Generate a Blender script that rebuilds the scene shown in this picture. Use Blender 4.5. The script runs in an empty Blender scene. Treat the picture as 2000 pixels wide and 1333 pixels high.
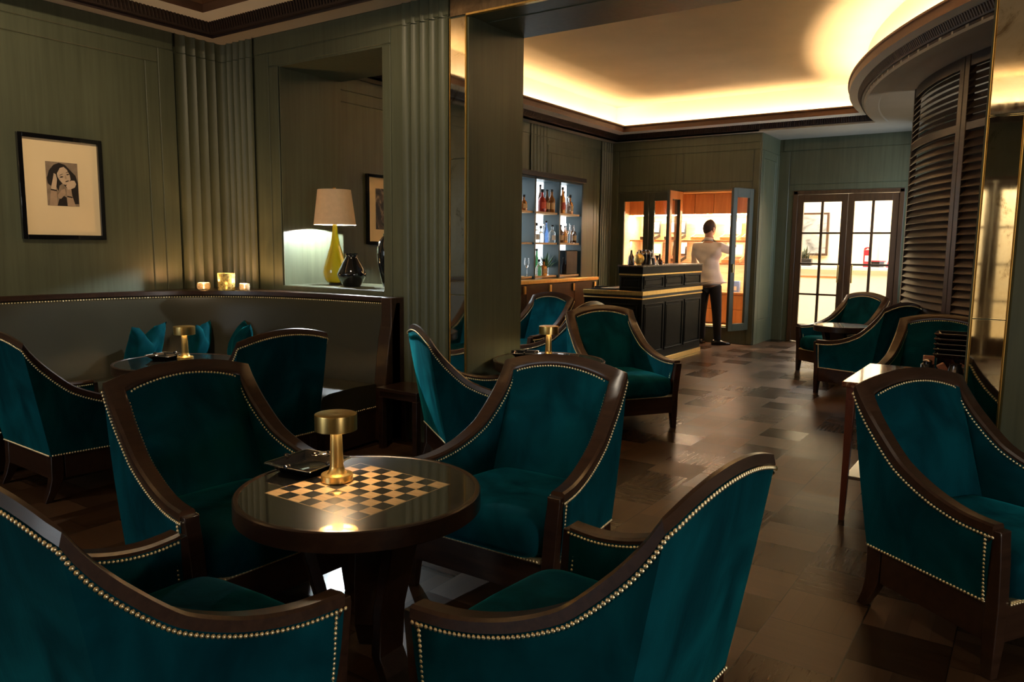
import bpy, bmesh, math, random
from math import sin, cos, pi, radians, sqrt, atan2
from mathutils import Vector, Matrix

SC = bpy.context.scene
COL = SC.collection

# ------------------------------------------------------------------ camera
cam_data = bpy.data.cameras.new('camera')
cam_data.sensor_width = 36.0
cam_data.lens = 1489.574 / 2000.0 * 36.0
cam_data.clip_start = 0.05
cam_data.clip_end = 100
cam = bpy.data.objects.new('camera', cam_data)
COL.objects.link(cam)
SC.camera = cam
_p, _y, _r = 0.1238, -0.6015, -0.0102
_fw = Vector((sin(_y) * cos(_p), cos(_y) * cos(_p), -sin(_p)))
_rt = Vector((cos(_y), -sin(_y), 0))
_dn = _fw.cross(_rt)
_rx = _rt * cos(_r) + _dn * sin(_r)
_dy = _dn * cos(_r) - _rt * sin(_r)
_m = Matrix.Identity(4)
for _i in range(3):
    _m[_i][0] = _rx[_i]
    _m[_i][1] = -_dy[_i]
    _m[_i][2] = -_fw[_i]
_m[0][3], _m[1][3], _m[2][3] = 0.0, 0.0, 1.4
cam.matrix_world = _m

# ------------------------------------------------------------------ world, view
SC.view_settings.view_transform = 'Standard'
SC.view_settings.look = 'None'
SC.view_settings.gamma = 1.0
SC.view_settings.use_curve_mapping = False
SC.view_settings.exposure = 0.0
world = bpy.data.worlds.new('world')
SC.world = world
world.use_nodes = True
world.node_tree.nodes['Background'].inputs[0].default_value = (0.5, 0.55, 0.6, 1)
world.node_tree.nodes['Background'].inputs[1].default_value = 0.02

WARM = (1.0, 0.62, 0.30)
WARMW = (1.0, 0.75, 0.46)
DAY = (0.80, 0.92, 1.0)


def area(name, loc, aim, sx, sy, power, color, spread=180):
    d = bpy.data.lights.new(name, 'AREA')
    d.shape = 'RECTANGLE'
    d.size, d.size_y = sx, sy
    d.energy, d.color = power, color
    d.spread = radians(spread)
    o = bpy.data.objects.new(name, d)
    o.location = loc
    v = Vector(aim) - Vector(loc)
    o.rotation_euler = v.to_track_quat('-Z', 'Y').to_euler()
    COL.objects.link(o)
    return o


def spot(name, loc, aim, power, color, size=60, blend=0.6, rad=0.05):
    d = bpy.data.lights.new(name, 'SPOT')
    d.energy, d.color = power, color
    d.spot_size, d.spot_blend = radians(size), blend
    d.shadow_soft_size = rad
    o = bpy.data.objects.new(name, d)
    o.location = loc
    v = Vector(aim) - Vector(loc)
    o.rotation_euler = v.to_track_quat('-Z', 'Y').to_euler()
    COL.objects.link(o)
    return o


def point(name, loc, power, color, rad=0.03):
    d = bpy.data.lights.new(name, 'POINT')
    d.energy, d.color, d.shadow_soft_size = power, color, rad
    o = bpy.data.objects.new(name, d)
    o.location = loc
    COL.objects.link(o)
    return o


def strip(name, a, b, z, power_m, color, aim_dz=1.0, aim=(0, 0), w=0.04):
    """a run of cove light from a to b (plan points), shining up"""
    a, b = Vector(a), Vector(b)
    L = (b - a).length
    d = bpy.data.lights.new(name, 'AREA')
    d.shape = 'RECTANGLE'
    d.size, d.size_y = L, w
    d.energy, d.color = power_m * L, color
    o = bpy.data.objects.new(name, d)
    mid = (a + b) / 2
    o.location = (mid.x, mid.y, z)
    zl = -Vector((aim[0], aim[1], aim_dz)).normalized()
    xl = Vector(((b - a).x, (b - a).y, 0)).normalized()
    xl = (xl - zl * xl.dot(zl)).normalized()
    yl = zl.cross(xl)
    m = Matrix((xl, yl, zl)).transposed()
    o.rotation_euler = m.to_euler()
    COL.objects.link(o)
    return o


# drum of the curved corner: circle of the soffit edge and of the shutters
DC, DR = (5.14, 10.77), 7.02
SHC, SHR = (2.547, 9.723), 3.78

# far room cove lights, hidden in the trough behind the lip
CW = 10.5
strip('cove_light_left', (-5.50, 5.1), (-5.50, 10.85), 3.135, CW, WARMW, 1, (-0.35, 0))
strip('cove_light_back', (-5.4, 10.86), (-2.1, 10.86), 3.135, CW, WARMW, 1, (0, 0.35))
_a0, _a1, _n = 181.0, 236.0, 11
for _i in range(_n):
    _t0 = radians(_a0 + (_a1 - _a0) * _i / _n)
    _t1 = radians(_a0 + (_a1 - _a0) * (_i + 1) / _n)
    _rr = DR + 0.05
    strip('cove_light_drum', (DC[0] + _rr * cos(_t0), DC[1] + _rr * sin(_t0)), (DC[0] + _rr * cos(_t1), DC[1] + _rr * sin(_t1)),
          3.135, CW * 1.5, WARMW, 1, (0.2 * cos(_t0), 0.2 * sin(_t0)))
strip('cove_light_beam', (-5.3, 4.93), (0.9, 4.93), 3.135, CW, WARMW, 1, (0, -0.3))
# front room cove lights
FCW = 4.0
strip('cove_light_front_left', (-5.45, -2.6), (-5.45, 2.3), 3.12, FCW * 1.8, WARMW, 1, (-0.3, 0))
strip('cove_light_front_rear', (-4.6, -3.35), (2.6, -3.35), 3.12, FCW * 2, WARMW, 1, (0, -0.3))
strip('cove_light_front_right', (3.1, -2.6), (3.1, 3.2), 3.12, FCW, WARMW, 1, (0.3, 0))
# daylight and lobby light
area('rear_window_light', (-4.2, -3.4, 1.5), (-2.9, 3, 0.7), 2.2, 1.8, 42.0, (0.86, 0.95, 1.0))
area('lobby_light', (-2.2, 14.2, 3.3), (-2.2, 14.2, 0), 4.0, 3.0, 620.0, (1.0, 0.95, 0.86))
area('corridor_day_light', (-1.12, 11.40, 1.75), (-3.4, 11.5, 1.75), 0.7, 1.9, 17.0, (0.70, 0.86, 1.0), 130)
area('drum_day_light', (0.6, 9.4, 2.0), (-1.2, 9.0, 1.6), 1.0, 1.6, 22.0, (1.0, 0.95, 0.85))
area('right_fill_light', (3.35, 0.8, 0.85), (-2.0, 1.9, 0.70), 1.8, 0.7, 52.0, (1.0, 0.93, 0.84))  # added fill from the right; the wall has no opening there
# unseen spots added to brighten chairs, walls and banquette in the front room
for _x, _yy, _tx, _ty, _tz, _e, _sz in [(-1.4, 0.9, -1.72, 2.6, 0.7, 80, 30), (-4.9, -0.2, -4.6, 1.85, 0.55, 60, 26), (-1.4, 0.6, -0.35, 3.0, 0.45, 50, 22), (1.9, 1.7, -0.55, 1.75, 0.6, 60, 30), (-3.6, 1.6, -5.7, 2.4, 1.9, 150, 80), (-2.9, 2.3, -3.6, 4.05, 1.8, 105, 66), (-4.0, 2.7, -3.93, 3.53, 0.43, 14, 7),
                                        (-0.2, 1.6, -0.1, 3.3, 0.5, 12, 50)]:
    spot('unseen_spot', (_x, _yy, 3.5), (_tx, _ty, _tz), _e, WARMW if _tx < -5 or _ty > 4 else (1.0, 0.86, 0.66), _sz, 0.9, 0.06)

# ------------------------------------------------------------------ mesh helpers


class MB:
    def __init__(self):
        self.v, self.f = [], []

    def add(self, vs, fs):
        n = len(self.v)
        self.v += [tuple(p) for p in vs]
        self.f += [tuple(i + n for i in f) for f in fs]
        return self

    def box(self, x0, x1, y0, y1, z0, z1, M=None):
        vs = [(x, y, z) for z in (z0, z1) for y in (y0, y1) for x in (x0, x1)]
        if M is not None:
            vs = [M @ Vector(p) for p in vs]
        return self.add(vs, [(0, 2, 3, 1), (4, 5, 7, 6), (0, 1, 5, 4), (2, 6, 7, 3), (0, 4, 6, 2), (1, 3, 7, 5)])

    def loft(self, secs, cap=True, closed=False):
        n = len(secs[0])
        vs = [p for s in secs for p in s]
        fs = []
        m = len(secs)
        for i in range(m if closed else m - 1):
            j = (i + 1) % m
            for k in range(n):
                l = (k + 1) % n
                fs.append((i * n + k, i * n + l, j * n + l, j * n + k))
        if cap and not closed:
            fs.append(tuple(range(n))[::-1])
            fs.append(tuple((m - 1) * n + k for k in range(n)))
        return self.add(vs, fs)

    def grid(self, P):
        nu, nv = len(P), len(P[0])
        fs = []
        for i in range(nu - 1):
            for j in range(nv - 1):
                fs.append((i * nv + j, (i + 1) * nv + j, (i + 1) * nv + j + 1, i * nv + j + 1))
        return self.add([p for r in P for p in r], fs)

    def lathe(self, prof, c=(0, 0, 0), seg=24, M=None, a0=0, a1=2 * pi):
        full = abs(a1 - a0 - 2 * pi) < 1e-6
        vs, fs = [], []
        m = seg if full else seg + 1
        for r, z in prof:
            for k in range(m):
                a = a0 + (a1 - a0) * k / seg
                vs.append(Vector((r * cos(a), r * sin(a), z)))
        for i in range(len(prof) - 1):
            for k in range(seg):
                l = (k + 1) % m
                fs.append((i * m + k, i * m + l, (i + 1) * m + l, (i + 1) * m + k))
        loop = abs(prof[0][0] - prof[-1][0]) < 1e-6 and abs(prof[0][1] - prof[-1][1]) < 1e-6
        if full and not loop:
            if prof[0][0] > 1e-5:
                fs.append(tuple(range(m))[::-1])
            if prof[-1][0] > 1e-5:
                fs.append(tuple((len(prof) - 1) * m + k for k in range(m)))
        if M is not None:
            vs = [M @ p for p in vs]
        c = Vector(c)
        return self.add([p + c for p in vs], fs)

    def tube(self, pts, r, seg=8, cap=True):
        pts = [Vector(p) for p in pts]
        secs = []
        for i, p in enumerate(pts):
            a = pts[max(0, i - 1)]
            b = pts[min(len(pts) - 1, i + 1)]
            t = (b - a).normalized()
            up = Vector((0, 0, 1)) if abs(t.z) < 0.9 else Vector((1, 0, 0))
            u = t.cross(up).normalized()
            w = u.cross(t)
            rr = r[i] if isinstance(r, (list, tuple)) else r
            secs.append([p + u * (rr * cos(2 * pi * k / seg)) + w * (rr * sin(2 * pi * k / seg)) for k in range(seg)])
        return self.loft(secs, cap)

    def prism(self, poly, h0, h1, M=None):
        """poly in (a, b); extruded along c"""
        A = [Vector((a, b, h0)) for a, b in poly]
        B = [Vector((a, b, h1)) for a, b in poly]
        if M is not None:
            A = [M @ p for p in A]
            B = [M @ p for p in B]
        return self.loft([A, B])

    def dot(self, p, n, r, seg=6):
        n = Vector(n).normalized()
        up = Vector((0, 0, 1)) if abs(n.z) < 0.9 else Vector((1, 0, 0))
        u = n.cross(up).normalized()
        w = n.cross(u)
        p = Vector(p)
        vs = []
        for rr, h in ((1.0, 0.0), (0.75, 0.55)):
            for k in range(seg):
                a = 2 * pi * k / seg
                vs.append(p + u * (r * rr * cos(a)) + w * (r * rr * sin(a)) + n * (r * h))
        vs.append(p + n * (r * 0.8))
        fs = []
        for k in range(seg):
            l = (k + 1) % seg
            fs.append((k, l, seg + l, seg + k))
            fs.append((seg + k, seg + l, 2 * seg))
        return self.add(vs, fs)

    def build(self, name, mat, parent=None, smooth=True, ang=35, bevel=0.0, merge=True, sub=0):
        me = bpy.data.meshes.new(name)
        bm = bmesh.new()
        vs = [bm.verts.new(p) for p in self.v]
        for f in self.f:
            try:
                bm.faces.new([vs[i] for i in f])
            except ValueError:
                pass
        if merge:
            bmesh.ops.remove_doubles(bm, verts=bm.verts, dist=1e-5)
        bmesh.ops.recalc_face_normals(bm, faces=bm.faces)
        bm.to_mesh(me)
        bm.free()
        me.materials.append(mat)
        o = bpy.data.objects.new(name, me)
        COL.objects.link(o)
        if parent is not None:
            o.parent = parent
        if bevel > 0:
            md = o.modifiers.new('bevel', 'BEVEL')
            md.width, md.segments, md.limit_method, md.angle_limit = bevel, 2, 'ANGLE', radians(40)
        if sub:
            md = o.modifiers.new('sub', 'SUBSURF')
            md.levels = md.render_levels = sub
        if smooth:
            for p in me.polygons:
                p.use_smooth = True
            if not sub:
                me.set_sharp_from_angle(angle=radians(ang))
        return o


def tag(o, label=None, cat=None, group=None, kind=None):
    if label:
        o['label'] = label
    if cat:
        o['category'] = cat
    if group:
        o['group'] = group
    if kind:
        o['kind'] = kind
    return o


def thing(name, label, cat, loc=(0, 0, 0), rz=0.0, group=None):
    o = bpy.data.objects.new(name, None)
    o.empty_display_size = 0.1
    COL.objects.link(o)
    o.location, o.rotation_euler = loc, (0, 0, rz)
    return tag(o, label, cat, group)


def copy_thing(o, loc=None, rz=None, label=None):
    kids = {}
    for x in bpy.data.objects:
        if x.parent is not None:
            kids.setdefault(x.parent.name, []).append(x)

    def rec(s, par):
        c = s.copy()
        COL.objects.link(c)
        c.parent = par
        for ch in kids.get(s.name, []):
            rec(ch, c)
        return c
    c = rec(o, None)
    if loc is not None:
        c.location = loc
    if rz is not None:
        c.rotation_euler = (0, 0, rz)
    if label:
        c['label'] = label
    return c


def struct(mb, name, mat, parent=None, **k):
    o = mb.build(name, mat, parent, **k)
    if parent is None:
        o['kind'] = 'structure'
    return o


# ------------------------------------------------------------------ materials


def mat_new(name):
    m = bpy.data.materials.new(name)
    m.use_nodes = True
    nt = m.node_tree
    b = nt.nodes['Principled BSDF']
    return m, nt, b


def ramp(nt, fac, stops):
    r = nt.nodes.new('ShaderNodeValToRGB')
    el = r.color_ramp.elements
    while len(el) < len(stops):
        el.new(0.5)
    for e, (p, c) in zip(el, stops):
        e.position = p
        e.color = (*c, 1) if len(c) == 3 else c
    nt.links.new(fac, r.inputs[0])
    return r.outputs[0]


def noise(nt, scale=5.0, detail=3.0, stretch=(1, 1, 1), coord='Object', rough=0.5, dist=0.0):
    tc = nt.nodes.new('ShaderNodeTexCoord')
    mp = nt.nodes.new('ShaderNodeMapping')
    mp.inputs['Scale'].default_value = stretch
    nt.links.new(tc.outputs[coord], mp.inputs[0])
    n = nt.nodes.new('ShaderNodeTexNoise')
    n.inputs['Scale'].default_value = scale
    n.inputs['Detail'].default_value = detail
    n.inputs['Roughness'].default_value = rough
    n.inputs['Distortion'].default_value = dist
    nt.links.new(mp.outputs[0], n.inputs['Vector'])
    return n.outputs[0]


def bump(nt, b, h, strength=0.2, dist=0.01):
    n = nt.nodes.new('ShaderNodeBump')
    n.inputs['Strength'].default_value = strength
    n.inputs['Distance'].default_value = dist
    nt.links.new(h, n.inputs['Height'])
    nt.links.new(n.outputs[0], b.inputs['Normal'])


def mat_simple(name, col, rough=0.5, metal=0.0, spec=0.5, var=0.12, scale=8.0, stretch=(1, 1, 1), coat=0.0, coat_rough=0.05,
               sheen=0.0, sheen_tint=(1, 1, 1), bmp=0.0, emit=None, estr=0.0, trans=0.0, ior=1.45, alpha=1.0, brough=None):
    m, nt, b = mat_new(name)
    if var > 0:
        f = noise(nt, scale, 4.0, stretch)
        lo = tuple(c * (1 - var) for c in col)
        hi = tuple(min(1, c * (1 + var)) for c in col)
        nt.links.new(ramp(nt, f, [(0.3, lo), (0.7, hi)]), b.inputs['Base Color'])
        if bmp:
            bump(nt, b, f, bmp)
    else:
        b.inputs['Base Color'].default_value = (*col, 1)
    b.inputs['Roughness'].default_value = rough
    b.inputs['Metallic'].default_value = metal
    b.inputs['Specular IOR Level'].default_value = spec
    b.inputs['Coat Weight'].default_value = coat
    b.inputs['Coat Roughness'].default_value = coat_rough
    b.inputs['Sheen Weight'].default_value = sheen
    b.inputs['Sheen Tint'].default_value = (*sheen_tint, 1)
    b.inputs['Sheen Roughness'].default_value = 0.35
    b.inputs['Transmission Weight'].default_value = trans
    b.inputs['IOR'].default_value = ior
    b.inputs['Alpha'].default_value = alpha
    if emit:
        b.inputs['Emission Color'].default_value = (*emit, 1)
        b.inputs['Emission Strength'].default_value = estr
    return m


def mat_wall():
    m, nt, b = mat_new('green_paint')
    f = noise(nt, 1.0, 5.0, (30, 30, 1.2), rough=0.6)
    g = noise(nt, 1.3, 3.0)
    a = ramp(nt, f, [(0.3, (0.076, 0.084, 0.050)), (0.7, (0.104, 0.115, 0.070))])
    c = ramp(nt, g, [(0.3, (0.85, 0.85, 0.85)), (0.7, (1.1, 1.1, 1.1))])
    mx = nt.nodes.new('ShaderNodeMix')
    mx.data_type, mx.blend_type = 'RGBA', 'MULTIPLY'
    mx.inputs[0].default_value = 1.0
    nt.links.new(a, mx.inputs[6])
    nt.links.new(c, mx.inputs[7])
    nt.links.new(mx.outputs[2], b.inputs['Base Color'])
    b.inputs['Roughness'].default_value = 0.42
    b.inputs['Specular IOR Level'].default_value = 0.45
    bump(nt, b, f, 0.12, 0.004)
    return m


def mat_velvet():
    m, nt, b = mat_new('teal_velvet')
    f = noise(nt, 5.0, 4.0, (1, 1, 0.7), dist=0.8)
    g = noise(nt, 60.0, 2.0, (1, 1, 0.15))
    nt.links.new(ramp(nt, f, [(0.30, (0.0002, 0.026, 0.038)), (0.72, (0.0010, 0.072, 0.098))]), b.inputs['Base Color'])
    b.inputs['Roughness'].default_value = 0.85
    b.inputs['Specular IOR Level'].default_value = 0.05
    b.inputs['Sheen Weight'].default_value = 0.8
    b.inputs['Sheen Roughness'].default_value = 0.3
    nt.links.new(ramp(nt, f, [(0.3, (0.005, 0.20, 0.25)), (0.75, (0.02, 0.48, 0.55))]), b.inputs['Sheen Tint'])
    bump(nt, b, g, 0.15, 0.003)
    return m


def mat_wood(name, lo, hi, rough=0.3, stretch=(2, 30, 30), coat=0.3, sc=1.0):
    m, nt, b = mat_new(name)
    f = noise(nt, sc, 6.0, stretch, rough=0.65, dist=0.4)
    nt.links.new(ramp(nt, f, [(0.3, lo), (0.7, hi)]), b.inputs['Base Color'])
    b.inputs['Roughness'].default_value = rough
    b.inputs['Coat Weight'].default_value = coat
    b.inputs['Coat Roughness'].default_value = 0.22
    bump(nt, b, f, 0.06, 0.003)
    return m


def mat_floor():
    """parquet: square blocks, the grain turning from block to block"""
    m, nt, b = mat_new('parquet')
    tc = nt.nodes.new('ShaderNodeTexCoord')
    sep = nt.nodes.new('ShaderNodeSeparateXYZ')
    nt.links.new(tc.outputs['Object'], sep.inputs[0])

    def mth(op, a, bb=None, v=None):
        n = nt.nodes.new('ShaderNodeMath')
        n.operation = op
        for i, s in enumerate((a, bb)):
            if s is None:
                continue
            if isinstance(s, (int, float)):
                n.inputs[i].default_value = s
            else:
                nt.links.new(s, n.inputs[i])
        return n.outputs[0]
    S = 0.30
    X = mth('DIVIDE', mth('ADD', sep.outputs[0], 12.446), S)
    Y = mth('DIVIDE', mth('ADD', sep.outputs[1], 12.0), S)
    cx = mth('FLOOR', X)
    fx = mth('SUBTRACT', X, cx)
    # blocks slip by a fraction from column to column
    off = mth('MULTIPLY', cx, 0.5)
    Y2 = mth('ADD', Y, off)
    cy = mth('FLOOR', Y2)
    fy = mth('SUBTRACT', Y2, cy)
    comb = nt.nodes.new('ShaderNodeCombineXYZ')
    nt.links.new(cx, comb.inputs[0])
    nt.links.new(cy, comb.inputs[1])
    wn = nt.nodes.new('ShaderNodeTexWhiteNoise')
    wn.noise_dimensions = '2D'
    nt.links.new(comb.outputs[0], wn.inputs['Vector'])
    par = mth('MODULO', mth('ADD', mth('ABSOLUTE', cx), mth('ABSOLUTE', cy)), 2.0)
    # strips within a block
    ga = mth('MULTIPLY', fx, 4.0)
    gb = mth('MULTIPLY', fy, 4.0)
    mixs = nt.nodes.new('ShaderNodeMix')
    mixs.data_type = 'FLOAT'
    nt.links.new(par, mixs.inputs[0])
    nt.links.new(ga, mixs.inputs[2])
    nt.links.new(gb, mixs.inputs[3])
    st = mixs.outputs[0]
    sti = mth('FLOOR', st)
    stf = mth('SUBTRACT', st, sti)
    comb2 = nt.nodes.new('ShaderNodeCombineXYZ')
    nt.links.new(cx, comb2.inputs[0])
    nt.links.new(cy, comb2.inputs[1])
    nt.links.new(sti, comb2.inputs[2])
    wn2 = nt.nodes.new('ShaderNodeTexWhiteNoise')
    wn2.noise_dimensions = '3D'
    nt.links.new(comb2.outputs[0], wn2.inputs['Vector'])
    # grain
    n1 = noise(nt, 1.0, 5.0, (60, 4, 4), rough=0.6)
    n2 = noise(nt, 1.0, 5.0, (4, 60, 4), rough=0.6)
    mg = nt.nodes.new('ShaderNodeMix')
    mg.data_type = 'FLOAT'
    nt.links.new(par, mg.inputs[0])
    nt.links.new(n1, mg.inputs[2])
    nt.links.new(n2, mg.inputs[3])
    t = mth('ADD', mth('MULTIPLY', wn.outputs[0], 0.55), mth('ADD', mth('MULTIPLY', wn2.outputs[0], 0.2), mth('MULTIPLY', mg.outputs[0], 0.35)))
    colr = ramp(nt, t, [(0.12, (0.018, 0.009, 0.0045)), (0.50, (0.050, 0.025, 0.012)), (0.95, (0.115, 0.060, 0.029))])

    def edge(f, w):
        return mth('LESS_THAN', mth('MINIMUM', f, mth('SUBTRACT', 1.0, f)), w)
    gap = mth('MAXIMUM', mth('MAXIMUM', edge(fx, 0.007), edge(fy, 0.007)), mth('MULTIPLY', edge(stf, 0.012), 0.5))
    # the wide joints between the large fields
    X4 = mth('DIVIDE', mth('ADD', sep.outputs[0], 12.446), 0.6)
    f4 = mth('SUBTRACT', X4, mth('FLOOR', X4))
    gap = mth('MAXIMUM', gap, edge(f4, 0.0055))
    mxc = nt.nodes.new('ShaderNodeMix')
    mxc.data_type = 'RGBA'
    nt.links.new(gap, mxc.inputs[0])
    nt.links.new(colr, mxc.inputs[6])
    mxc.inputs[7].default_value = (0.012, 0.007, 0.004, 1)
    nt.links.new(mxc.outputs[2], b.inputs['Base Color'])
    rr = ramp(nt, mth('ADD', mth('MULTIPLY', wn.outputs[0], 0.6), mth('MULTIPLY', mg.outputs[0], 0.4)), [(0.2, (0.24,) * 3), (0.8, (0.40,) * 3)])
    nt.links.new(rr, b.inputs['Roughness'])
    sp = ramp(nt, wn.outputs[0], [(0.0, (0.18,) * 3), (1.0, (0.36,) * 3)])
    nt.links.new(sp, b.inputs['Specular IOR Level'])
    hh = mth('SUBTRACT', mth('MULTIPLY', mg.outputs[0], 0.2), gap)
    bump(nt, b, hh, 0.25, 0.002)
    return m


def mat_mirror():
    m, nt, b = mat_new('antique_mirror')
    f = noise(nt, 5.0, 8.0, (1, 1, 1), rough=0.75, dist=0.6)
    g = noise(nt, 2.0, 6.0, (10, 10, 1.0), rough=0.7)
    nt.links.new(ramp(nt, f, [(0.32, (0.36, 0.28, 0.18)), (0.42, (0.78, 0.70, 0.55)), (0.7, (0.88, 0.84, 0.74))]), b.inputs['Base Color'])
    b.inputs['Metallic'].default_value = 1.0
    nt.links.new(ramp(nt, g, [(0.35, (0.02,) * 3), (0.75, (0.06,) * 3)]), b.inputs['Roughness'])
    return m


def mat_fascia():
    m, nt, b = mat_new('antique_bronze_glass')
    f = noise(nt, 6.0, 6.0, (1, 1, 1), rough=0.7, dist=1.0)
    nt.links.new(ramp(nt, f, [(0.35, (0.16, 0.11, 0.07)), (0.65, (0.33, 0.24, 0.15))]), b.inputs['Base Color'])
    b.inputs['Metallic'].default_value = 0.8
    b.inputs['Roughness'].default_value = 0.3
    return m


def mat_glass(name, tint=(1, 1, 1), rough=0.0, thin=True):
    """pane glass: mostly clear, with a reflection"""
    m = bpy.data.materials.new(name)
    m.use_nodes = True
    nt = m.node_tree
    nt.nodes.clear()
    out = nt.nodes.new('ShaderNodeOutputMaterial')
    t = nt.nodes.new('ShaderNodeBsdfTransparent')
    t.inputs[0].default_value = (*tint, 1)
    g = nt.nodes.new('ShaderNodeBsdfGlossy')
    g.inputs['Roughness'].default_value = rough + 0.01
    lw = nt.nodes.new('ShaderNodeLayerWeight')
    pw = nt.nodes.new('ShaderNodeMath')
    pw.operation = 'POWER'
    nt.links.new(lw.outputs['Facing'], pw.inputs[0])
    pw.inputs[1].default_value = 4.0
    fr = nt.nodes.new('ShaderNodeMath')
    fr.operation = 'MULTIPLY_ADD'
    nt.links.new(pw.outputs[0], fr.inputs[0])
    fr.inputs[1].default_value = 0.9
    fr.inputs[2].default_value = 0.04
    mx = nt.nodes.new('ShaderNodeMixShader')
    nt.links.new(fr.outputs[0], mx.inputs[0])
    nt.links.new(t.outputs[0], mx.inputs[1])
    nt.links.new(g.outputs[0], mx.inputs[2])
    nt.links.new(mx.outputs[0], out.inputs[0])
    return m


def mat_chess(cx, cy, half):
    """dark lacquer under glass with an inlaid chessboard"""
    m, nt, b = mat_new('chess_table_top')
    tc = nt.nodes.new('ShaderNodeTexCoord')
    sep = nt.nodes.new('ShaderNodeSeparateXYZ')
    nt.links.new(tc.outputs['Object'], sep.inputs[0])

    def mth(op, a, bb=None):
        n = nt.nodes.new('ShaderNodeMath')
        n.operation = op
        for i, s in enumerate((a, bb)):
            if s is None:
                continue
            if isinstance(s, (int, float)):
                n.inputs[i].default_value = s
            else:
                nt.links.new(s, n.inputs[i])
        return n.outputs[0]
    u = mth('DIVIDE', mth('SUBTRACT', sep.outputs[0], cx - half), 2 * half / 8)
    v = mth('DIVIDE', mth('SUBTRACT', sep.outputs[1], cy - half), 2 * half / 8)
    par = mth('MODULO', mth('ADD', mth('FLOOR', mth('ADD', u, 16)), mth('FLOOR', mth('ADD', v, 16))), 2.0)
    par = mth('SUBTRACT', 1.0, par)

    def inside(w, lo, hi):
        return mth('MULTIPLY', mth('GREATER_THAN', w, lo), mth('LESS_THAN', w, hi))
    ins = mth('MULTIPLY', inside(u, 0, 8), inside(v, 0, 8))
    big = mth('MULTIPLY', inside(u, -0.09, 8.09), inside(v, -0.09, 8.09))
    line = mth('SUBTRACT', big, ins)
    mask = mth('ADD', mth('MULTIPLY', par, ins), mth('MULTIPLY', line, 0.55))
    f = noise(nt, 1.0, 4.0, (10, 90, 10))
    light = ramp(nt, f, [(0.3, (0.60, 0.36, 0.16)), (0.7, (0.78, 0.52, 0.26))])
    mx = nt.nodes.new('ShaderNodeMix')
    mx.data_type = 'RGBA'
    nt.links.new(mask, mx.inputs[0])
    mx.inputs[6].default_value = (0.006, 0.006, 0.006, 1)
    nt.links.new(light, mx.inputs[7])
    nt.links.new(mx.outputs[2], b.inputs['Base Color'])
    b.inputs['Roughness'].default_value = 0.35
    b.inputs['Coat Weight'].default_value = 1.0
    b.inputs['Coat Roughness'].default_value = 0.012
    b.inputs['Coat IOR'].default_value = 2.8
    return m


def mat_marble():
    m, nt, b = mat_new('red_marble')
    f = noise(nt, 4.0, 8.0, (1, 2, 1), rough=0.7, dist=2.5)
    nt.links.new(ramp(nt, f, [(0.36, (0.12, 0.035, 0.018)), (0.50, (0.22, 0.075, 0.035)), (0.535, (0.62, 0.42, 0.26)), (0.56, (0.25, 0.09, 0.04)), (0.8, (0.16, 0.05, 0.025))]), b.inputs['Base Color'])
    b.inputs['Roughness'].default_value = 0.12
    b.inputs['Coat Weight'].default_value = 0.5
    return m


M_WALL = mat_wall()
M_VELVET = mat_velvet()
M_FLOOR = mat_floor()
M_MIRROR = mat_mirror()
M_FASCIA = mat_fascia()
M_DWOOD = mat_wood('dark_walnut', (0.022, 0.010, 0.006), (0.048, 0.022, 0.012), 0.28)
M_RAIL = mat_wood('rail_walnut', (0.030, 0.013, 0.007), (0.062, 0.028, 0.015), 0.30, (6, 40, 40))
M_CORNICE = mat_wood('cornice_wood', (0.085, 0.036, 0.015), (0.14, 0.062, 0.027), 0.55, (3, 3, 30), 0.0)
M_CORNDARK = mat_wood('cornice_dark_wood', (0.012, 0.005, 0.004), (0.028, 0.013, 0.009), 0.55, (3, 3, 30), 0.0)
M_SHUT = mat_wood('shutter_wood', (0.024, 0.012, 0.007), (0.042, 0.022, 0.012), 0.42, (2, 2, 30), 0.1)
M_DOORW = mat_wood('door_oak', (0.045, 0.020, 0.008), (0.085, 0.040, 0.016), 0.38, (20, 20, 2), 0.1)
M_CEDAR = mat_wood('cedar_wood', (0.42, 0.17, 0.055), (0.60, 0.28, 0.10), 0.45, (25, 25, 2), 0.05)
M_CEDARP = mat_wood('pale_cedar', (0.55, 0.33, 0.15), (0.74, 0.50, 0.26), 0.5, (3, 25, 25), 0.0)
M_CEIL = mat_simple('gilded_plaster', (0.56, 0.42, 0.25), 0.85, var=0.06, scale=2.0)
M_COVE = mat_simple('cove_plaster', (0.78, 0.72, 0.60), 0.85, var=0.03, scale=2.0)  # whiter cove against browner ceiling: the lit band's contrast put into colour
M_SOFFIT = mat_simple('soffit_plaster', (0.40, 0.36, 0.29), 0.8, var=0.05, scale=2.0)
M_BRASS = mat_simple('brushed_brass', (0.95, 0.62, 0.22), 0.31, 1.0, var=0.15, scale=1.0, stretch=(60, 60, 2))
M_NAIL = mat_simple('brass_nails', (1.0, 0.84, 0.52), 0.42, 1.0, var=0.0)
M_STEEL = mat_simple('polished_steel', (0.62, 0.60, 0.56), 0.15, 1.0, var=0.0)
M_DSTEEL = mat_simple('gunmetal', (0.16, 0.14, 0.13), 0.22, 1.0, var=0.1)
M_LEATHER = mat_simple('grey_leather', (0.036, 0.034, 0.020), 0.42, var=0.12, scale=2.5, bmp=0.05)
M_BLACK = mat_simple('black_gloss', (0.006, 0.006, 0.007), 0.08, coat=1.0, coat_rough=0.02, var=0.0)
M_BLACKM = mat_simple('black_satin', (0.010, 0.010, 0.010), 0.4, var=0.0)
M_BAR = mat_simple('dark_green_lacquer', (0.006, 0.0068, 0.005), 0.42, spec=0.12, var=0.1)
M_GREENW = mat_simple('green_joinery', (0.055, 0.064, 0.044), 0.4, var=0.1, scale=3)
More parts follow.
